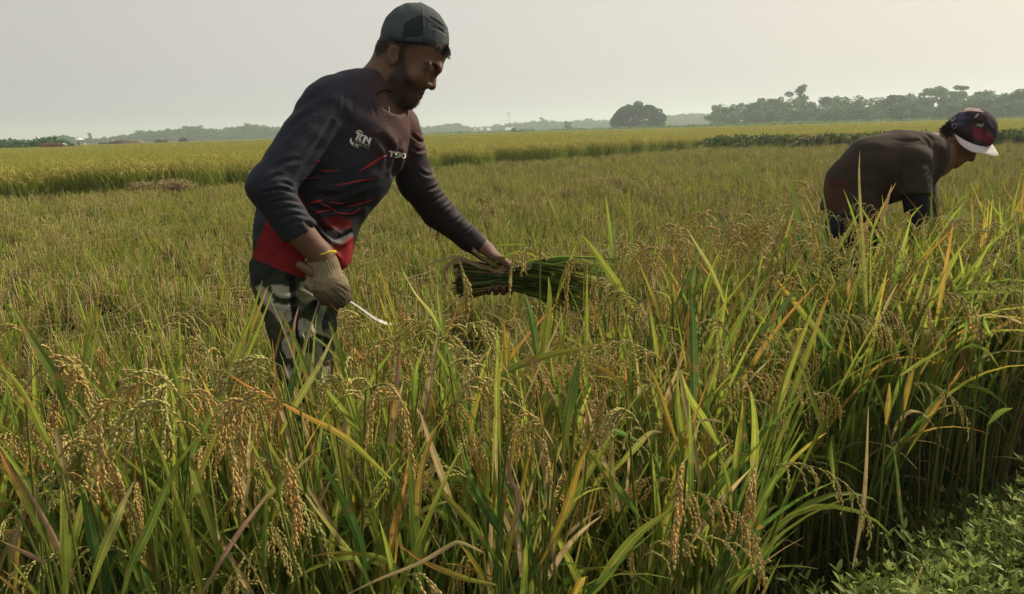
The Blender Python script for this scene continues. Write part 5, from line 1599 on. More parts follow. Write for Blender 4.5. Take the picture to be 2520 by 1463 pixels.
for key, lst in sorted(groups.items()):
    bs = np.array([b for _, _, b in lst]); c = bs.mean(0)
    gx_, gy_ = c[0], c[1]; gz = float(gh(np.array(gx_), np.array(gy_)))
    O = np.array([gx_, gy_, gz]); root = empty('rice_plant', O)
    kinds = [q[2] for k, q, _ in lst if k == 'L']; np_ = sum(k == 'P' for k, _, _ in lst)
    px, py, _z = to_px(c)
    where = ('in front of the trousers of the man in the jersey' if 600 < px < 850 and py < 1010 else 'below the held bundle' if 1180 < px < 1480 and py < 900 else 'in front of the stooping man' if px > 2020 and py < 700 else
             'at the near bank' if py > 1250 else 'at the left edge of the strip' if px < 260 else 'at the right side of the strip' if px > 1900 else 'in the middle of the strip' if 900 < px < 1700 else 'in the near strip')
    names = []
    for k_ in kinds:
        if KN[k_] not in names: names.append(KN[k_])
    zc = {}; lab = 'rice plant ' + where + (' with ' + ' and '.join(names[:2]) + (' leaves' if len(kinds) > 1 else ' leaf') if names else '') + (' and arching seed heads' if np_ > 1 else ' and one arching seed head' if np_ else '')
    w_ = lab.split()
    while len(w_) > 13: lab = lab.replace(' and arching seed heads', '').replace(' and one arching seed head', ''); w_ = lab.split()[:13]
    lab = ' '.join(w_)
    while lab.split()[-1] in ('and', 'with', 'one', 'of', 'the', 'dark', 'bright', 'dry'): lab = ' '.join(lab.split()[:-1])
    base_lab, k_ = lab, 0
    while lab in USED:
        lab = base_lab + [', farther back', ', set lower', ', more upright', ', leaning', ', half hidden', ', at the rear'][k_ % 6]; k_ += 1
    USED[lab] = 0
    tag(root, lab, 'rice plant', 'rice plants of the uncut strip')
    ms = MB()
    for kind, q, b in lst:
        if kind == 'L':
            pts, wpx, ck, d = q; n = 14; sp = spline(pts, n)[::-1]                            # base first
            dep = d + np.linspace(0, 1, n) * r.uniform(-.05, .05)
            P3 = np.array([PW(x, y, z) for (x, y), z in zip(sp, dep)])
            tw = r.uniform(-.5, .5) + np.linspace(0, 1, n) * r.uniform(-.7, .7)
            t3 = unit(np.gradient(P3, axis=0)); s0 = unit(np.cross(t3, Fv)); up = np.cross(t3, s0)
            s = s0 * np.cos(tw)[:, None] + up * np.sin(tw)[:, None]
            mb = MB(); cc = leaf_cols(r, n, ck) * (1.1 if ck == 'y' else .8 if ck == 'Y' else 1.0)
            if ck == 'o': cc = np.vstack([YGREEN * (1 - u) + ORG * u for u in np.clip(np.linspace(-.2, 1.5, n), 0, 1)])
            ribbon5(mb, P3, leafw(n, wpx * d / FPX * 1.0), s, cc)
            mb.build('leaf', M_leaf, root, origin=O)
            p0 = P3[0]
        else:
            pts, ripe, d = q; d = d * .93; n = 13; sp = spline(pts, n); P3 = np.array([PW(x, y, d + z) for (x, y), z in zip(sp, np.linspace(0, 1, n) * r.uniform(-.05, .05))])
            mb = MB(); panicle_on(mb, r, P3, ripe, branches=int(13), blen=.066, gl=.0086, gw=.0037)
            mb.build('panicle', M_grain, root, origin=O); p0 = P3[0]
        foot_ = np.array([gx_ + r.normal() * .03, gy_ + r.normal() * .03, gz - .02]); mid = (p0 + foot_) / 2 + np.array([(foot_ - p0)[0] * .22, 0, 0])
        tube(ms, spline([foot_, mid, p0], 7), np.linspace(.0036, .0016, 7), (np.linspace(0, 1, 7)[:, None] * (GREEN - DGREEN) + DGREEN) * np.array([1.25, .85, 1.]) * r.uniform(.7, 1.2), 5, False)
    ms.build('stalks', M_stalk, root, origin=O)

# ================================================================== cut bundle in the left hand
BO = W3(BC); bun = empty('rice_bundle', BO)
tag(bun, 'freshly cut bundle of rice held level in the bare left hand', 'rice bundle')
mb, ml = MB(), MB(); r = np.random.default_rng(1100)
for t in range(420):                                                          # cut stalk ends fanning out to the left
    a, q = r.uniform(0, 6.28), math.sqrt(r.uniform()); w0 = BC + np.array([0, .030 * q * math.sin(a), .032 * q * math.cos(a)])
    L_ = r.uniform(.085, .122); e_ = HL(1228, 684) + np.array([-L_,   .047 * q * math.sin(a) - .004, .050 * q * math.cos(a)]) + r.normal(size=3) * .007
    c = [DGREEN * .7, GREEN * .6, TAN * .45, DGREEN * .5, TAN * .8, BRN * .6][int(r.integers(0, 6))] * r.uniform(.45, 1.1)
    tube(mb, W3(np.array([e_, (e_ + w0) / 2 + r.normal(size=3) * .004, w0, w0 + np.array([.09, 0, 0])])), [.0019, .0019, .0017, .0014], c, 5)
mb.build('stalks', M_stalk, bun, origin=BO)
for t in range(150):                                                          # leaves and stems to the right
    a, q = r.uniform(0, 6.28), math.sqrt(r.uniform()); w0 = BC + np.array([.0, .027 * q * math.sin(a), .030 * q * math.cos(a)])
    L_ = r.uniform(.16, .36); sp_ = r.uniform(.6, 1.6); e_ = BC + np.array([L_, .056 * q * math.sin(a) * sp_ - .06 * L_ / .3 * r.uniform(0, 1.2), .075 * q * math.cos(a)])
    m_ = (w0 + e_) / 2 + np.array([0, .018, 0]); P3 = W3(spline([w0, m_, e_], 9)); n = 9
    s = unit(np.cross(unit(np.gradient(P3, axis=0)), r.normal(size=3)))
    ribbon(ml, P3, leafw(n, r.uniform(.007, .013)), s, leaf_cols(r, n, ['d', 'd', 'd', 'g', 'g', 'ty'][t % 6]) * .85)
for pts, w_, ck in (([(1045, 655), (1090, 640), (1130, 633), (1175, 655), (1235, 672)], 8, 't'), ([(1100, 700), (1092, 668), (1120, 642), (1160, 645), (1230, 668)], 9, 'p'),
                    ([(1155, 600), (1180, 630), (1230, 665)], 6, 'p'), ([(1160, 617), (1200, 640), (1240, 664)], 8, 'y'), ([(1190, 666), (1230, 640), (1270, 622), (1315, 630), (1310, 650)], 8, 'yt'), ([(1230, 670), (1262, 655), (1290, 648), (1305, 658), (1280, 668)], 14, 't'), ([(1215, 672), (1250, 652), (1285, 650)], 12, 't'), ([(1215, 606), (1260, 603), (1300, 603)], 6, 'y')):
    n = 11; P3 = np.array([PW(x, y, 2.155) for x, y in spline(pts, n)]); ribbon(ml, P3, leafw(n, w_ * 2.15 / FPX) if ck != 't' else np.full(n, w_ * 2.15 / FPX) * np.sin(np.linspace(.3, 2.9, n)), unit(np.cross(unit(np.gradient(P3, axis=0)), Fv)), leaf_cols(r, n, ck))
ml.build('leaves', M_leaf, bun, origin=BO)
for i, (x0, y0, x1, y1, x2, y2) in enumerate(((1330, 650, 1375, 640, 1395, 700), (1340, 665, 1400, 655, 1420, 730), (1350, 680, 1410, 690, 1435, 760), (1320, 690, 1370, 710, 1390, 775), (1350, 640, 1420, 625, 1455, 680), (1360, 660, 1440, 660, 1470, 735),
                                            (1330, 700, 1355, 730, 1365, 780), (1370, 650, 1430, 640, 1440, 700), (1300, 640, 1330, 625, 1360, 660), (1380, 690, 1440, 700, 1480, 760), (1330, 640, 1350, 670, 1345, 720), (1390, 640, 1460, 650, 1490, 700))):
    d = 2.2 + r.normal() * .03; P3 = np.array([PW(x, y, d) for x, y in spline([(x0, y0), (x1, y1), (x2, y2)], 12)])
    mb = MB(); panicle_on(mb, r, P3, r.uniform(.2, 1), branches=13, blen=.06); mb.build('panicle', M_grain, bun, origin=BO)
    mb = MB(); tube(mb, np.vstack([W3(BC)[None], (W3(BC) + P3[0])[None] / 2 + Uv * .01, P3[:1]]), .0013, GREEN, 4, False); mb.build('stem', M_stalk, bun, origin=BO)

# ================================================================== trees
def crown_mesh(seed, blobs, count, ls, cols, hollow=.75):
    """leaf clumps spread over lobes: blobs (x,y,z,rx,rz)"""
    r = np.random.default_rng(seed); mb = MB(); tot = sum(b[3] ** 2 for b in blobs)
    for b in blobs:
        m = int(count * b[3] ** 2 / tot); tone = r.uniform(.6, 1.5)
        for t in range(m):
            u = unit(r.normal(size=3)); rad = r.uniform(hollow ** 3, 1.08) ** (1 / 3); p = np.array([b[0] + u[0] * b[3] * rad, b[1] + u[1] * b[3] * rad, b[2] + u[2] * b[4] * rad])
            d = unit(u * .6 + r.normal(size=3)); s = unit(np.cross(d, r.normal(size=3))); L_ = ls * r.uniform(.6, 1.5)
            c = cols[int(r.integers(0, len(cols)))] * tone * r.uniform(.7, 1.25)
            mb.add([p - d * L_ * .5, p + s * L_ * .35, p + d * L_ * .5, p - s * L_ * .35], [(0, 1, 2, 3)], c)
    return mb
def trunk_mesh(seed, h, rad, blobs, lean=0.0, extra=()):
    r = np.random.default_rng(seed); mb = MB(); top = np.array([lean, 0, h])
    ax = spline([np.zeros(3), np.array([lean * .4 + r.normal() * .1, r.normal() * .1, h * .5]), top], 7); tube(mb, ax, np.linspace(rad, rad * .6, 7), (.09, .075, .06), 7)
    for b in blobs[:7]:
        e_ = np.array([b[0], b[1], b[2]]); tube(mb, spline([top * .8, (top + e_) / 2 + [0, 0, .3], e_], 5), np.linspace(rad * .45, rad * .12, 5), (.09, .075, .06), 5)
    for x_, y_ in extra: tube(mb, [np.array([x_, y_, 0]), np.array([x_ * .8, y_ * .8, h * .9])], [rad * .5, rad * .4], (.09, .075, .06), 6)
    return mb
TG, TD, TO = np.array([.060, .150, .042]), np.array([.032, .092, .036]), np.array([.105, .185, .046])
TREES = []
def add_type(name, label, seed, h, blobs, count, ls, cols, rad=.22, hollow=.6, lean=0., extra=()):
    TREES.append(dict(name=name, label=label, h=h, crown=crown_mesh(seed, blobs, count, ls, cols, hollow).mesh('crown'), trunk=trunk_mesh(seed + 1, h, rad, blobs, lean, extra).mesh('trunk')))
    TREES[-1]['crown'].materials.append(M_tree); TREES[-1]['trunk'].materials.append(M_bark)
for k in range(6):                                                          # rounded, irregular field trees, unit height about 10 m
    r = np.random.default_rng(1200 + k); bl = []
    for j in range(11):
        a, q = r.uniform(0, 6.28), r.uniform(0, 2.6); z = r.uniform(3.4, 8.6); bl.append((q * math.cos(a), q * math.sin(a), z, r.uniform(1.0, 2.0) * (1.15 - .06 * (z - 4)), r.uniform(.9, 1.5)))
    add_type('broadleaf_tree', 'bushy', 1210 + 2 * k, 4.5, bl + [(0, 0, 2.4, 2.3, 1.9), (1.3, .5, 1.3, 1.7, 1.3), (-1.4, -.4, 1.4, 1.7, 1.3)], 2600, .52, [TG, TD, TG * 1.2, TO])
for k in range(3):                                                          # tall open-crowned rain trees, flat layered tops
    r = np.random.default_rng(1240 + k); bl = []
    for j in range(8):
        a = j * 2.4; q = r.uniform(.8, 4.2); bl.append((q * math.cos(a), q * math.sin(a), 9.3 + r.normal() * 1.0, r.uniform(1.1, 2.1), r.uniform(.5, .95)))
    add_type('umbrella_tree', 'flat', 1250 + 2 * k, 7.5, bl, 1500, .50, [TG, TO, TG * 1.3], .25, .2)
r = np.random.default_rng(1270); bl = [(r.normal() * 1.2, r.normal() * 1.2, z, r.uniform(.9, 1.7), r.uniform(.7, 1.2)) for z in np.linspace(4, 12.5, 13)]
add_type('tall_tree', 'tall', 1272, 8, bl, 2200, .5, [TG, TD, TO], .3, .3)
def palm(seed):
    r = np.random.default_rng(seed); mb = MB(); mt = MB(); H0 = 8.0
    tube(mt, spline([np.zeros(3), np.array([.3, 0, 4]), np.array([.2, 0, H0])], 8), np.linspace(.22, .14, 8), (.10, .085, .07), 7)
    for k in range(18):
        az, th = k * 2.4, r.uniform(.25, 1.5); n = 8; t = np.linspace(0, 1, n); ths = th + 1.2 * t; d = np.stack([np.sin(ths) * math.cos(az), np.sin(ths) * math.sin(az), np.cos(ths)], 1)
        p = np.array([.2, 0, H0]) + np.vstack([np.zeros(3), np.cumsum(d[:-1], 0)]) * 3.0 / (n - 1); tube(mb, p, .03, TG, 3, False)
        for i in range(1, n):
            for s in (-1, 1):
                for j in range(2):
                    q = p[i] + (p[i] - p[i - 1]) * .5 * j; sd = np.array([-math.sin(az), math.cos(az), 0]) * s; e_ = q + sd * .55 + d[i] * .3 + np.array([0, 0, -.25]); mb.add([q, q + d[i] * .1, e_], [(0, 1, 2)], TG * r.uniform(.8, 1.3))
    TREES.append(dict(name='coconut_palm', label='palm', h=H0, crown=mb.mesh('crown'), trunk=mt.mesh('trunk'))); TREES[-1]['crown'].materials.append(M_tree); TREES[-1]['trunk'].materials.append(M_bark)
palm(1290)


def plant_tree(k, px, d, top_py, label, group=None, rz=0.0, wid=1.0, z=0.0):
    """tree standing on the ground at picture column px, forward distance d, so high that it reaches top_py"""
    T = TREES[k]; hz = 360 - .029 * px
    x = (px - 1260) / FPX * d * 1.0; g = ground_hit(px, hz + 300)
    dirv = Fv + (px - CX) / FPX * Rv - (hz - CY) / FPX * Uv; P = CAMP + dirv / np.linalg.norm(dirv[:2]) * d
    dist = math.hypot(P[0], P[1]); dep = (P - CAMP) @ Fv
    zt = (hz - top_py) / FPX * dep * 1.0 + CAMP[2]
    co = T['crown'].vertices; ch = T.setdefault('top', max(v.co.z for v in co)); s = zt / ch
    o = empty(T['name'], (P[0], P[1], z), rz); o.scale = (s * wid, s * wid, s)
    tag(o, label, 'tree' if T['name'] != 'coconut_palm' else 'palm', group)
    link('trunk', T['trunk'], None, o); link('crown', T['crown'], None, o)
    return o

# lone spreading tree in the middle distance
r = np.random.default_rng(1300); bl = []
for j in range(26):
    x_ = r.uniform(-8.2, 8.2); zt_ = 9.4 * math.sqrt(max(.05, 1 - abs(x_ / 10.2) ** 3)); z_ = r.uniform(max(2.6, zt_ - 4.6), zt_ - 1.2); bl.append((x_, r.uniform(-4, 4), z_, r.uniform(1.4, 2.2), r.uniform(1.0, 1.6)))
for j in range(16): x_ = -8.6 + j * 1.13; zt_ = 9.4 * math.sqrt(max(.05, 1 - abs(x_ / 10.2) ** 3)); bl.append((x_ + r.normal() * .3, r.uniform(-2, 2), zt_ - 1.7 + r.normal() * .45, r.uniform(1.3, 2.0), r.uniform(1.2, 1.7)))
for j in range(9): x_ = -8.2 + j * 2.05; bl.append((x_, r.uniform(-2, 2), 2.6, 1.6, 1.3))
add_type('broadleaf_tree', 'lone', 1302, 3.2, bl, 15000, .58, [TD * .8, TD, TD * 1.1, TG * .8], .5, .5, 0., ((-6.5, .5), (-3.4, 1), (2.5, -1), (4.4, 0), (7.6, .4), (1, 1)))
lone = len(TREES) - 1
lt = plant_tree(lone, 1569, 255, 250, 'broad dark dome-crowned tree standing alone in the middle distance')
# near shrubby tree left of it
plant_tree(1, 1399, 330, 298, 'small round green tree standing alone left of the big domed tree', wid=1.5)
# the wood at the right
wood = [(1757, 1762, 262), (1766, 1820, 256)]
tops_x = [1745, 1770, 1800, 1853, 1897, 1925, 1990, 2030, 2073, 2120, 2204, 2226, 2280, 2330, 2402, 2460, 2511, 2560, 2640, 2760]
tops_y = [262, 260, 262, 254, 247, 246, 246, 244, 240, 244, 240, 232, 236, 232, 226, 228, 222, 222, 220, 214]
r = np.random.default_rng(1310); dset = ['dense dark', 'bushy mid-green', 'rounded', 'ragged-topped', 'pale green', 'low spreading']
for i, px in enumerate(np.arange(1762, 2640, 19)):
    px = px + r.normal() * 5; u = (px - 1760) / 800; d = 268 - 40 * u + r.normal() * 8; ty = np.interp(px, tops_x, tops_y) + r.uniform(-6, 9)
    plant_tree(int(r.integers(0, 6)), px, d, ty, 'tree of the wood at the right, %s from the left in its tall back row' % nth(i + 1), 'trees of the wood at the right', r.uniform(0, 6.28), r.uniform(1.0, 1.5))
for i, px in enumerate(np.arange(1790, 2620, 24)):
    px = px + r.normal() * 6; u = (px - 1760) / 800; d = 246 - 44 * u + r.normal() * 6; ty = np.interp(px, tops_x, tops_y) + r.uniform(14, 30)
    plant_tree(int(r.integers(0, 6)), px, d, ty, 'lower tree fronting the wood at the right, %s from the left' % nth(i + 1), 'trees of the wood at the right', r.uniform(0, 6.28), r.uniform(1.1, 1.7))
plant_tree(9, 1962, 262, 209, 'tallest tree of the wood, its open ragged crown high above the others', wid=1.15)
plant_tree(6, 2290, 250, 215, 'flat-topped tree rising above the wood, left of its taller twin', rz=.4)
plant_tree(7, 2350, 245, 211, 'flat-topped spreading tree rising highest above the right end of the wood', rz=1.1)
plant_tree(10, 1768, 262, 256, 'coconut palm at the left end of the wood', wid=1.1)
plant_tree(10, 1795, 270, 262, 'small coconut palm right of the taller palm at the end of the wood', rz=1.0)
plant_tree(6, 1897, 262, 240, 'flat-topped tree just left of the tallest tree in the wood', rz=2.0, wid=.8)
# far tree lines
fx = [-60, 0, 40, 85, 134, 165, 200, 225, 300, 365, 400, 480, 540, 620, 680, 760, 1030, 1060, 1110, 1170, 1230, 1290, 1340, 1390, 1450, 1500, 1640, 1680, 1720, 1770]
fy = [346, 346, 342, 346, 334, 332, 338, 340, 333, 322, 320, 312, 318, 306, 312, 312, 313, 311, 304, 312, 306, 300, 296, 298, 293, 296, 284, 280, 278, 278]
F1 = [crown_mesh(1400 + k, [(0, 0, 4.5, 2.8, 2.6), (2.2, 0, 5.5, 2.0, 2.0), (-2.0, .5, 6.0, 2.0, 1.8), (.6, 0, 7.4, 1.6, 1.5), (-1, 0, 1.8, 3., 2.)], 700, 1.0, [TG, TD, TG * 1.2], .5).build('far_tree', M_tree, linkit=False) for k in range(4)]
P_, S_ = [], []
for row in range(3):
    for px in np.arange(-60, 1780, 6.5):
        px = px + r.normal() * 3; hz = 360 - .029 * px; d = (520 if px < 1000 else 600) + row * 26 + r.normal() * 8; ty = np.interp(px, fx, fy) + r.uniform(-1.5, 4) + (2 - row) * 1.5
        dirv = Fv + (px - CX) / FPX * Rv - (hz - CY) / FPX * Uv; P = CAMP + dirv / np.linalg.norm(dirv[:2]) * d
        P_.append((P[0], P[1], 0)); S_.append(((hz - ty) / FPX * ((P - CAMP) @ Fv) + 1.28) / 9.0)
n = len(P_); gn_scatter('distant_woods', F1, np.array(P_), np.stack([np.zeros(n), np.zeros(n), r.uniform(0, 6.28, n)], 1), S_, r.integers(0, 4, n))
for k, px, ty, lab in ((7, 345, 321, 'flat-topped tree standing out of the far tree line, upper left'), (9, 222, 327, 'tall thin tree poking out of the far tree line at the left'), (6, 480, 309, 'spreading tree breaking the skyline left of the man in the jersey'),
                       (9, 612, 303, 'tall pale tree in the far tree line close behind the man in the jersey'), (6, 1125, 303, 'broad flat tree in the far tree line right of the bearded man'), (9, 1335, 289, 'pointed tree in the far tree line right of the mast'), (7, 1445, 292, 'flat-topped tree in the far tree line just left of the lone dome')):
    plant_tree(k, px, 505 if px < 1000 else 590, ty, lab, wid=1.1, rz=px)

# ================================================================== small things far off
def far_pos(px, d):
    hz = 360 - .029 * px; dirv = Fv + (px - CX) / FPX * Rv - (hz - CY) / FPX * Uv; return CAMP + dirv / np.linalg.norm(dirv[:2]) * d
# lattice mast
P = far_pos(1253, 640); P[2] = 0; hm_ = (324 - 279) / FPX * 650 + 1.3
mst = empty('radio_mast', P); tag(mst, 'slender lattice radio mast above the far tree line', 'mast')
mb = MB()
for a in range(3):
    c0, c1 = np.array([math.cos(a * 2.09) * 1.0, math.sin(a * 2.09) * 1.0, 0]), np.array([math.cos(a * 2.09) * .55, math.sin(a * 2.09) * .55, hm_]); d0, d1 = np.array([math.cos(a * 2.09 + 2.09) * 1.0, math.sin(a * 2.09 + 2.09), 0]), np.array([math.cos(a * 2.09 + 2.09) * .55, math.sin(a * 2.09 + 2.09) * .55, hm_])
    tube(mb, [c0, c1], .09, (.5, .45, .42), 4)
    for j in range(8): u, v = j / 8, (j + 1) / 8; tube(mb, [c0 + (c1 - c0) * u, d0 + (d1 - d0) * v], .05, (.5, .3, .28), 3)
mb.build('lattice', M_plain, mst); mb = MB()
for a in range(3): q = np.array([math.cos(a * 2.09 + .5) * .9, math.sin(a * 2.09 + .5) * .9, hm_ - 1.2]); tube(mb, [q - [0, 0, 1.1], q + [0, 0, 1.1]], .22, (.75, .75, .74), 6)
mb.build('antennas', M_plain, mst)
# tin-roofed sheds among the far trees
def shed(px, d, w, lab):
    P = far_pos(px, d); P[2] = 0; o = empty('farm_shed', P); tag(o, lab, 'shed'); mb = MB(); h = 2.6
    mb.add([(-w, -2, 0), (w, -2, 0), (w, 2, 0), (-w, 2, 0), (-w, -2, h), (w, -2, h), (w, 2, h), (-w, 2, h), (-w, 0, h + 1.5), (w, 0, h + 1.5)], [(0, 1, 5, 4), (1, 2, 6, 9, 5), (2, 3, 7, 6), (3, 0, 4, 8, 7)], (.22, .18, .14)); mb.build('wall', M_plain, o, smooth=False)
    mb = MB(); q = [(-w - .4, -2.7, h - .35), (w + .4, -2.7, h - .35), (w + .4, 0, h + 1.6), (-w - .4, 0, h + 1.6), (w + .4, 2.7, h - .35), (-w - .4, 2.7, h - .35)]
    mb.add(q + [(a, b, c + .08) for a, b, c in q], [(0, 1, 2, 3), (3, 2, 4, 5), (6, 9, 8, 7), (9, 11, 10, 8), (0, 6, 7, 1), (5, 4, 10, 11), (0, 3, 9, 6), (3, 5, 11, 9), (1, 7, 8, 2), (2, 8, 10, 4)], (.62, .66, .68)); mb.build('roof', M_plain, o, smooth=False)
shed(1180, 600, 3.2, 'left one of two pale tin-roofed sheds below the mast'); shed(1197, 596, 3.0, 'tin-roofed shed right beside the left shed below the mast'); shed(1258, 600, 4.0, 'pale tin-roofed shed right at the foot of the mast')
shed(800 * 1.0, 610, 3., 'tin-roofed shed hidden among trees behind the man in the jersey') if False else None
shed(613 - 20, 600, 2.6, 'small tin-roofed shed at the far tree line left of the man in the jersey')
# low hay heaps and harvested mounds
def mound(px, d, w, h, col, lab, nm='hay_heap', cat='hay heap', ls=.3):
    P = far_pos(px, d); P[2] = 0; r = np.random.default_rng(int(px)); mb = MB(); m, n = 9, 20
    v = [np.array([w * math.cos(b) * math.cos(a * .5 * math.pi / m) ** .6 * r.uniform(.92, 1.05), .6 * w * math.sin(b) * math.cos(a * .5 * math.pi / m) ** .6, h * math.sin(a * .5 * math.pi / m) ** .8 * r.uniform(.93, 1.05)]) for a in range(m) for b in np.arange(n) * 2 * math.pi / n] + [np.array([0, 0, h])]
    f = [(a * n + b, a * n + (b + 1) % n, (a + 1) * n + (b + 1) % n, (a + 1) * n + b) for a in range(m - 1) for b in range(n)] + [((m - 1) * n + b, (m - 1) * n + (b + 1) % n, m * n) for b in range(n)]
    mb.add(v, f, np.array([col]) * r.uniform(.85, 1.15, (len(v), 1)))
    for t in range(420):
        p = v[int(r.integers(0, len(v)))]; d_ = unit(r.normal(size=3) + [0, 0, -.4]) * ls; s = unit(np.cross(d_, r.normal(size=3))) * ls * .12; mb.add([p - s, p + s, p + d_], [(0, 1, 2)], np.array(col) * r.uniform(.6, 1.5))
    tag(mb.build(nm, M_straw, loc=P), lab, cat)
mound(290, 215, 2.6, 1.9, (.10, .05, .035), 'long low reddish-brown heap with a pale cover at the far field edge')
mound(310, 218, 1.8, 1.5, (.13, .06, .04), 'small reddish-brown heap joined to the long brown heap')
mound(254, 225, 1.5, 1.45, (.10, .07, .05), 'little dark brown heap left of the long reddish heap')
mound(332, 222, 2.6, 1.9, (.30, .22, .14), 'pale tan hay heap right of the reddish heaps')
mound(452, 235, 1.5, 2.1, (.085, .085, .05), 'squarish olive-brown haystack at the far field edge')
mound(398, 232, 2.2, 1.9, (.12, .065, .05), 'dark brown heap with a white sheet at the far field edge')
mound(1265, 240, 1.1, 2.2, (.09, .12, .05), 'small dark bush standing in the far field under the mast', 'bush', 'bush')
def sheet(px, d, w, z, lab):
    P = far_pos(px, d); P[2] = z; mb = MB(); n = 7; v = [(w * (i / (n - 1) - .5) * 2, w * .35 * (j / 3 - .5) * 2, .12 * math.sin(i * 1.3 + j) + (.0)) for i in range(n) for j in range(4)]
    f = [(i * 4 + j, (i + 1) * 4 + j, (i + 1) * 4 + j + 1, i * 4 + j + 1) for i in range(n - 1) for j in range(3)]; m = len(v); v2 = v + [(a, b, c - .05) for a, b, c in v]
    mb.add(v2, f + [tuple(k + m for k in q[::-1]) for q in f], (.7, .69, .66)); tag(mb.build('cover_sheet', M_plain, loc=P), lab, 'sheet')
sheet(398, 229.5, .75, 1.92, 'small white sheet lying on the dark brown heap'); sheet(276, 213, .8, 1.78, 'pale sheet draped on the left end of the long reddish heap')

# cows by the bush at the left
def cow(px, d, face, lab, patch=False):
    P = far_pos(px, d); P[2] = 0; C0 = []
    def q(x, y, z): return np.array([x * face, z, y])           # local: x forward, y side (depth), z up -> (right, up, depth)
    fn = UNION([EC(q(-.62, 0, 1.12), q(.45, 0, 1.08), .34, .38, .26, .30), RC(q(.45, 0, 1.12), q(.95, 0, 1.28), .24, .16), (EL(q(1.16, 0, 1.24), (.28, .12, .11), -22 * face), .06),
                RC(q(.42, -.2, .9), q(.44, -.2, .45), .11, .07), RC(q(.44, -.2, .45), q(.42, -.2, .04), .065, .055), RC(q(.38, .2, .9), q(.36, .2, .45), .11, .07), RC(q(.36, .2, .45), q(.36, .2, .04), .065, .055),
                RC(q(-.62, -.2, .95), q(-.58, -.2, .62), .17, .10), RC(q(-.58, -.2, .62), q(-.72, -.2, .45), .085, .065), RC(q(-.72, -.2, .45), q(-.68, -.2, .04), .06, .05),
                RC(q(-.66, .2, .95), q(-.64, .2, .62), .17, .10), RC(q(-.64, .2, .62), q(-.78, .2, .45), .085, .065), RC(q(-.78, .2, .45), q(-.74, .2, .04), .06, .05),
                (RC(q(-.92, 0, 1.2), q(-1.02, 0, .55), .035, .03), .03), (EL(q(1.0, -.17, 1.36), (.09, .05, .04)), .02), (EL(q(1.0, .17, 1.36), (.09, .05, .04)), .02), (RC(q(1.02, -.08, 1.38), q(1.06, -.14, 1.5), .025, .012), .01), (RC(q(1.02, .08, 1.38), q(1.06, .14, 1.5), .025, .012), .01)], .10)
    v, f = surfnets(fn, (-1.5, -.1, -.5), (1.5, 1.7, .5), .05); v = relax(v, f, 1); w = np.stack([v[:, 0], v[:, 2], v[:, 1]], 1)
    if np.einsum('ij,ij->i', w[f[:, 0]], np.cross(w[f[:, 1]], w[f[:, 2]])).sum() < 0: f = f[:, ::-1].copy()
    c = np.tile([.17, .060, .035], (len(w), 1)); hd_ = w[:, 0] * face > .98; c[hd_] = (.62, .58, .52) if patch else (.14, .05, .03); c[w[:, 2] < .3] *= .7
    o = link('cow', mesh_np('cow', w, f, c), M_hair, None, P); o.rotation_euler = (0, 0, .1); tag(o, lab, 'cow')
cow(117, 112, 1, 'reddish-brown cow with its head behind its companion, at the left'); cow(135, 110, 1, 'brown cow with a white face looking right, at the left', True)
BL_ = [bush_clump(1500 + k, 1.6, 1.1, 420, .35, [TG, TG * 1.3, TO], M_tree) for k in range(2)]
for i, (px, d, s, lab) in enumerate(((122, 128, 1.5, 'rounded bright green bush behind the cows'), (95, 132, 1.3, 'low green bush left of the cows'), (60, 138, 1.3, 'flat green bush near the left frame edge'), (20, 140, 1.4, 'dark green bush at the left frame edge'), (142, 130, 1.1, 'small green bush right behind the white-faced cow'))):
    P = far_pos(px, d); P[2] = .55; o = link('bush', BL_[i % 2].data, None, None, P); o.scale = (s * 1.3, s, s * .9); o.rotation_euler = (0, 0, i); tag(o, lab, 'bush')


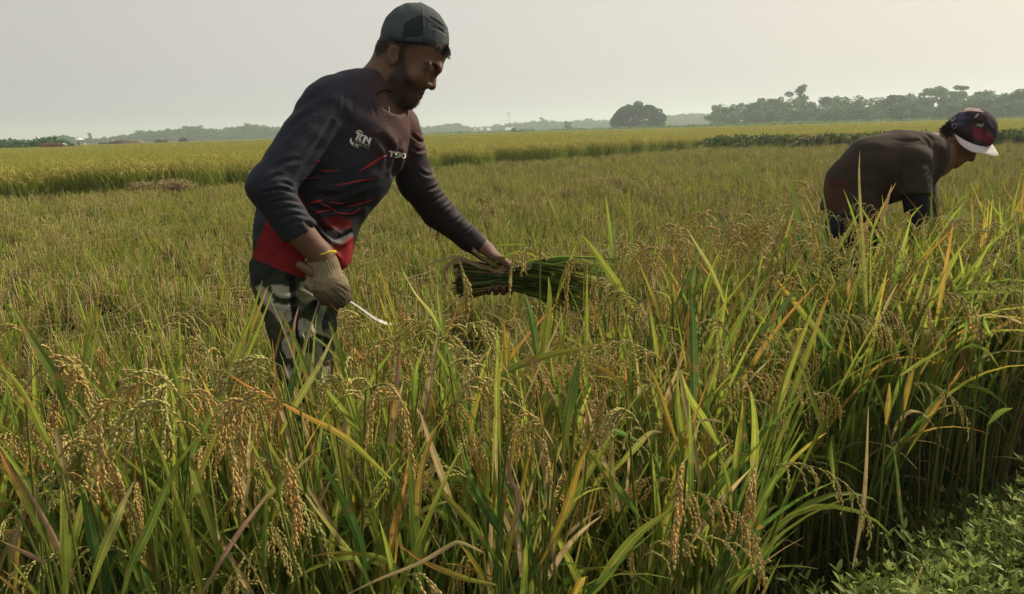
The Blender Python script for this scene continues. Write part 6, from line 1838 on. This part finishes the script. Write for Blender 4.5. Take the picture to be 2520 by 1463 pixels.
# far-off people
def far_person(px, d, lab, cloth, top=(.7, .68, .64), bend=0.0):
    P = far_pos(px, d); P[2] = 0
    def q(x, z, y=0.0): return np.array([x, z, y])
    hx = bend * .45; fn = UNION([RC(q(0, .95), q(hx, 1.38), .16, .19), RC(q(hx, 1.38), q(hx * 1.25, 1.52), .08, .06), (EL(q(hx * 1.3, 1.63), (.09, .115, .095)), .03), RC(q(-.02, .92, -.09), q(.02, .48, -.10), .10, .07), RC(q(.02, .48, -.1), q(-.02, .06, -.1), .065, .045), RC(q(.02, .92, .09), q(.1, .48, .1), .10, .07), RC(q(.1, .48, .1), q(.02, .06, .1), .065, .045),
                RC(q(hx, 1.36, -.2), q(hx + .1, 1.05, -.24), .055, .045), RC(q(hx + .1, 1.05, -.24), q(hx + .3, .95, -.2), .042, .032), RC(q(hx, 1.36, .2), q(hx + .1, 1.05, .24), .055, .045), RC(q(hx + .1, 1.05, .24), q(hx + .3, .95, .2), .042, .032), RC(q(0, .06, -.1), q(.16, .04, -.1), .045, .035), RC(q(.02, .06, .1), q(.18, .04, .1), .045, .035)], .05)
    v, f = surfnets(fn, (-.5, -.02, -.45), (.9, 1.85, .45), .035); w = np.stack([v[:, 0], v[:, 2], v[:, 1]], 1)
    if np.einsum('ij,ij->i', w[f[:, 0]], np.cross(w[f[:, 1]], w[f[:, 2]])).sum() < 0: f = f[:, ::-1].copy()
    c = np.tile(cloth, (len(w), 1)).astype(float); c[w[:, 2] > 1.48] = (.08, .045, .03); c[w[:, 2] > 1.66] = (.02, .018, .018); c[(w[:, 2] < .5)] = (.09, .05, .035)
    m = (w[:, 2] > 1.0) & (w[:, 2] <= 1.46); c[m] = top
    o = link('person', mesh_np('person', w, f, c), M_plain, None, P); tag(o, lab, 'person'); return P
pp = far_person(193, 190, 'tiny far-off person in dark clothes holding a white umbrella', (.02, .03, .05), (.02, .03, .05))
mb = MB(); n = 14; v = [(0, 0, .34)] + [(.62 * math.cos(a), .62 * math.sin(a), .10) for a in np.arange(n) * 2 * math.pi / n] + [(.95 * math.cos(a), .95 * math.sin(a), -.12) for a in np.arange(n) * 2 * math.pi / n]
mb.add(v, [(0, 1 + k, 1 + (k + 1) % n) for k in range(n)] + [(1 + k, 1 + n + k, 1 + n + (k + 1) % n, 1 + (k + 1) % n) for k in range(n)], (.75, .75, .76))
um = empty('umbrella', (pp[0] + .3, pp[1], 2.25)); tag(um, 'white umbrella over the dark-clothed person far off at the left', 'umbrella'); mb.build('canopy', M_plain, um)
mb = MB(); tube(mb, [(0, 0, -1.2), (0, 0, .32)], .02, (.2, .2, .2), 6); mb.build('shaft', M_plain, um)
far_person(206, 195, 'tiny far-off person in a pale shirt stooping right of the umbrella', (.05, .05, .05), (.7, .68, .64), .6)
far_person(566, 300, 'tiny far-off person in dark clothes left of the man in the jersey', (.03, .03, .03), (.05, .05, .06))

# ================================================================== haze over the plain
hzv = np.array([(x, y, z) for x in (-960, 960) for y in (-120, 960) for z in (-2.0, 19.0)], float)
hz_o = link('haze', mesh_np('haze', hzv, [(0, 1, 3, 2), (4, 6, 7, 5), (0, 4, 5, 1), (2, 3, 7, 6), (0, 2, 6, 4), (1, 5, 7, 3)], None, False))
m, N, L = mat_new('haze'); out = N.new('ShaderNodeOutputMaterial'); pv = N.new('ShaderNodeVolumePrincipled')
pv.inputs['Color'].default_value = (.80, .94, .98, 1); pv.inputs['Density'].default_value = HAZE_D; pv.inputs['Anisotropy'].default_value = 0.35
L.new(pv.outputs[0], out.inputs['Volume']); hz_o.data.materials.append(m); tag(hz_o, kind='stuff')
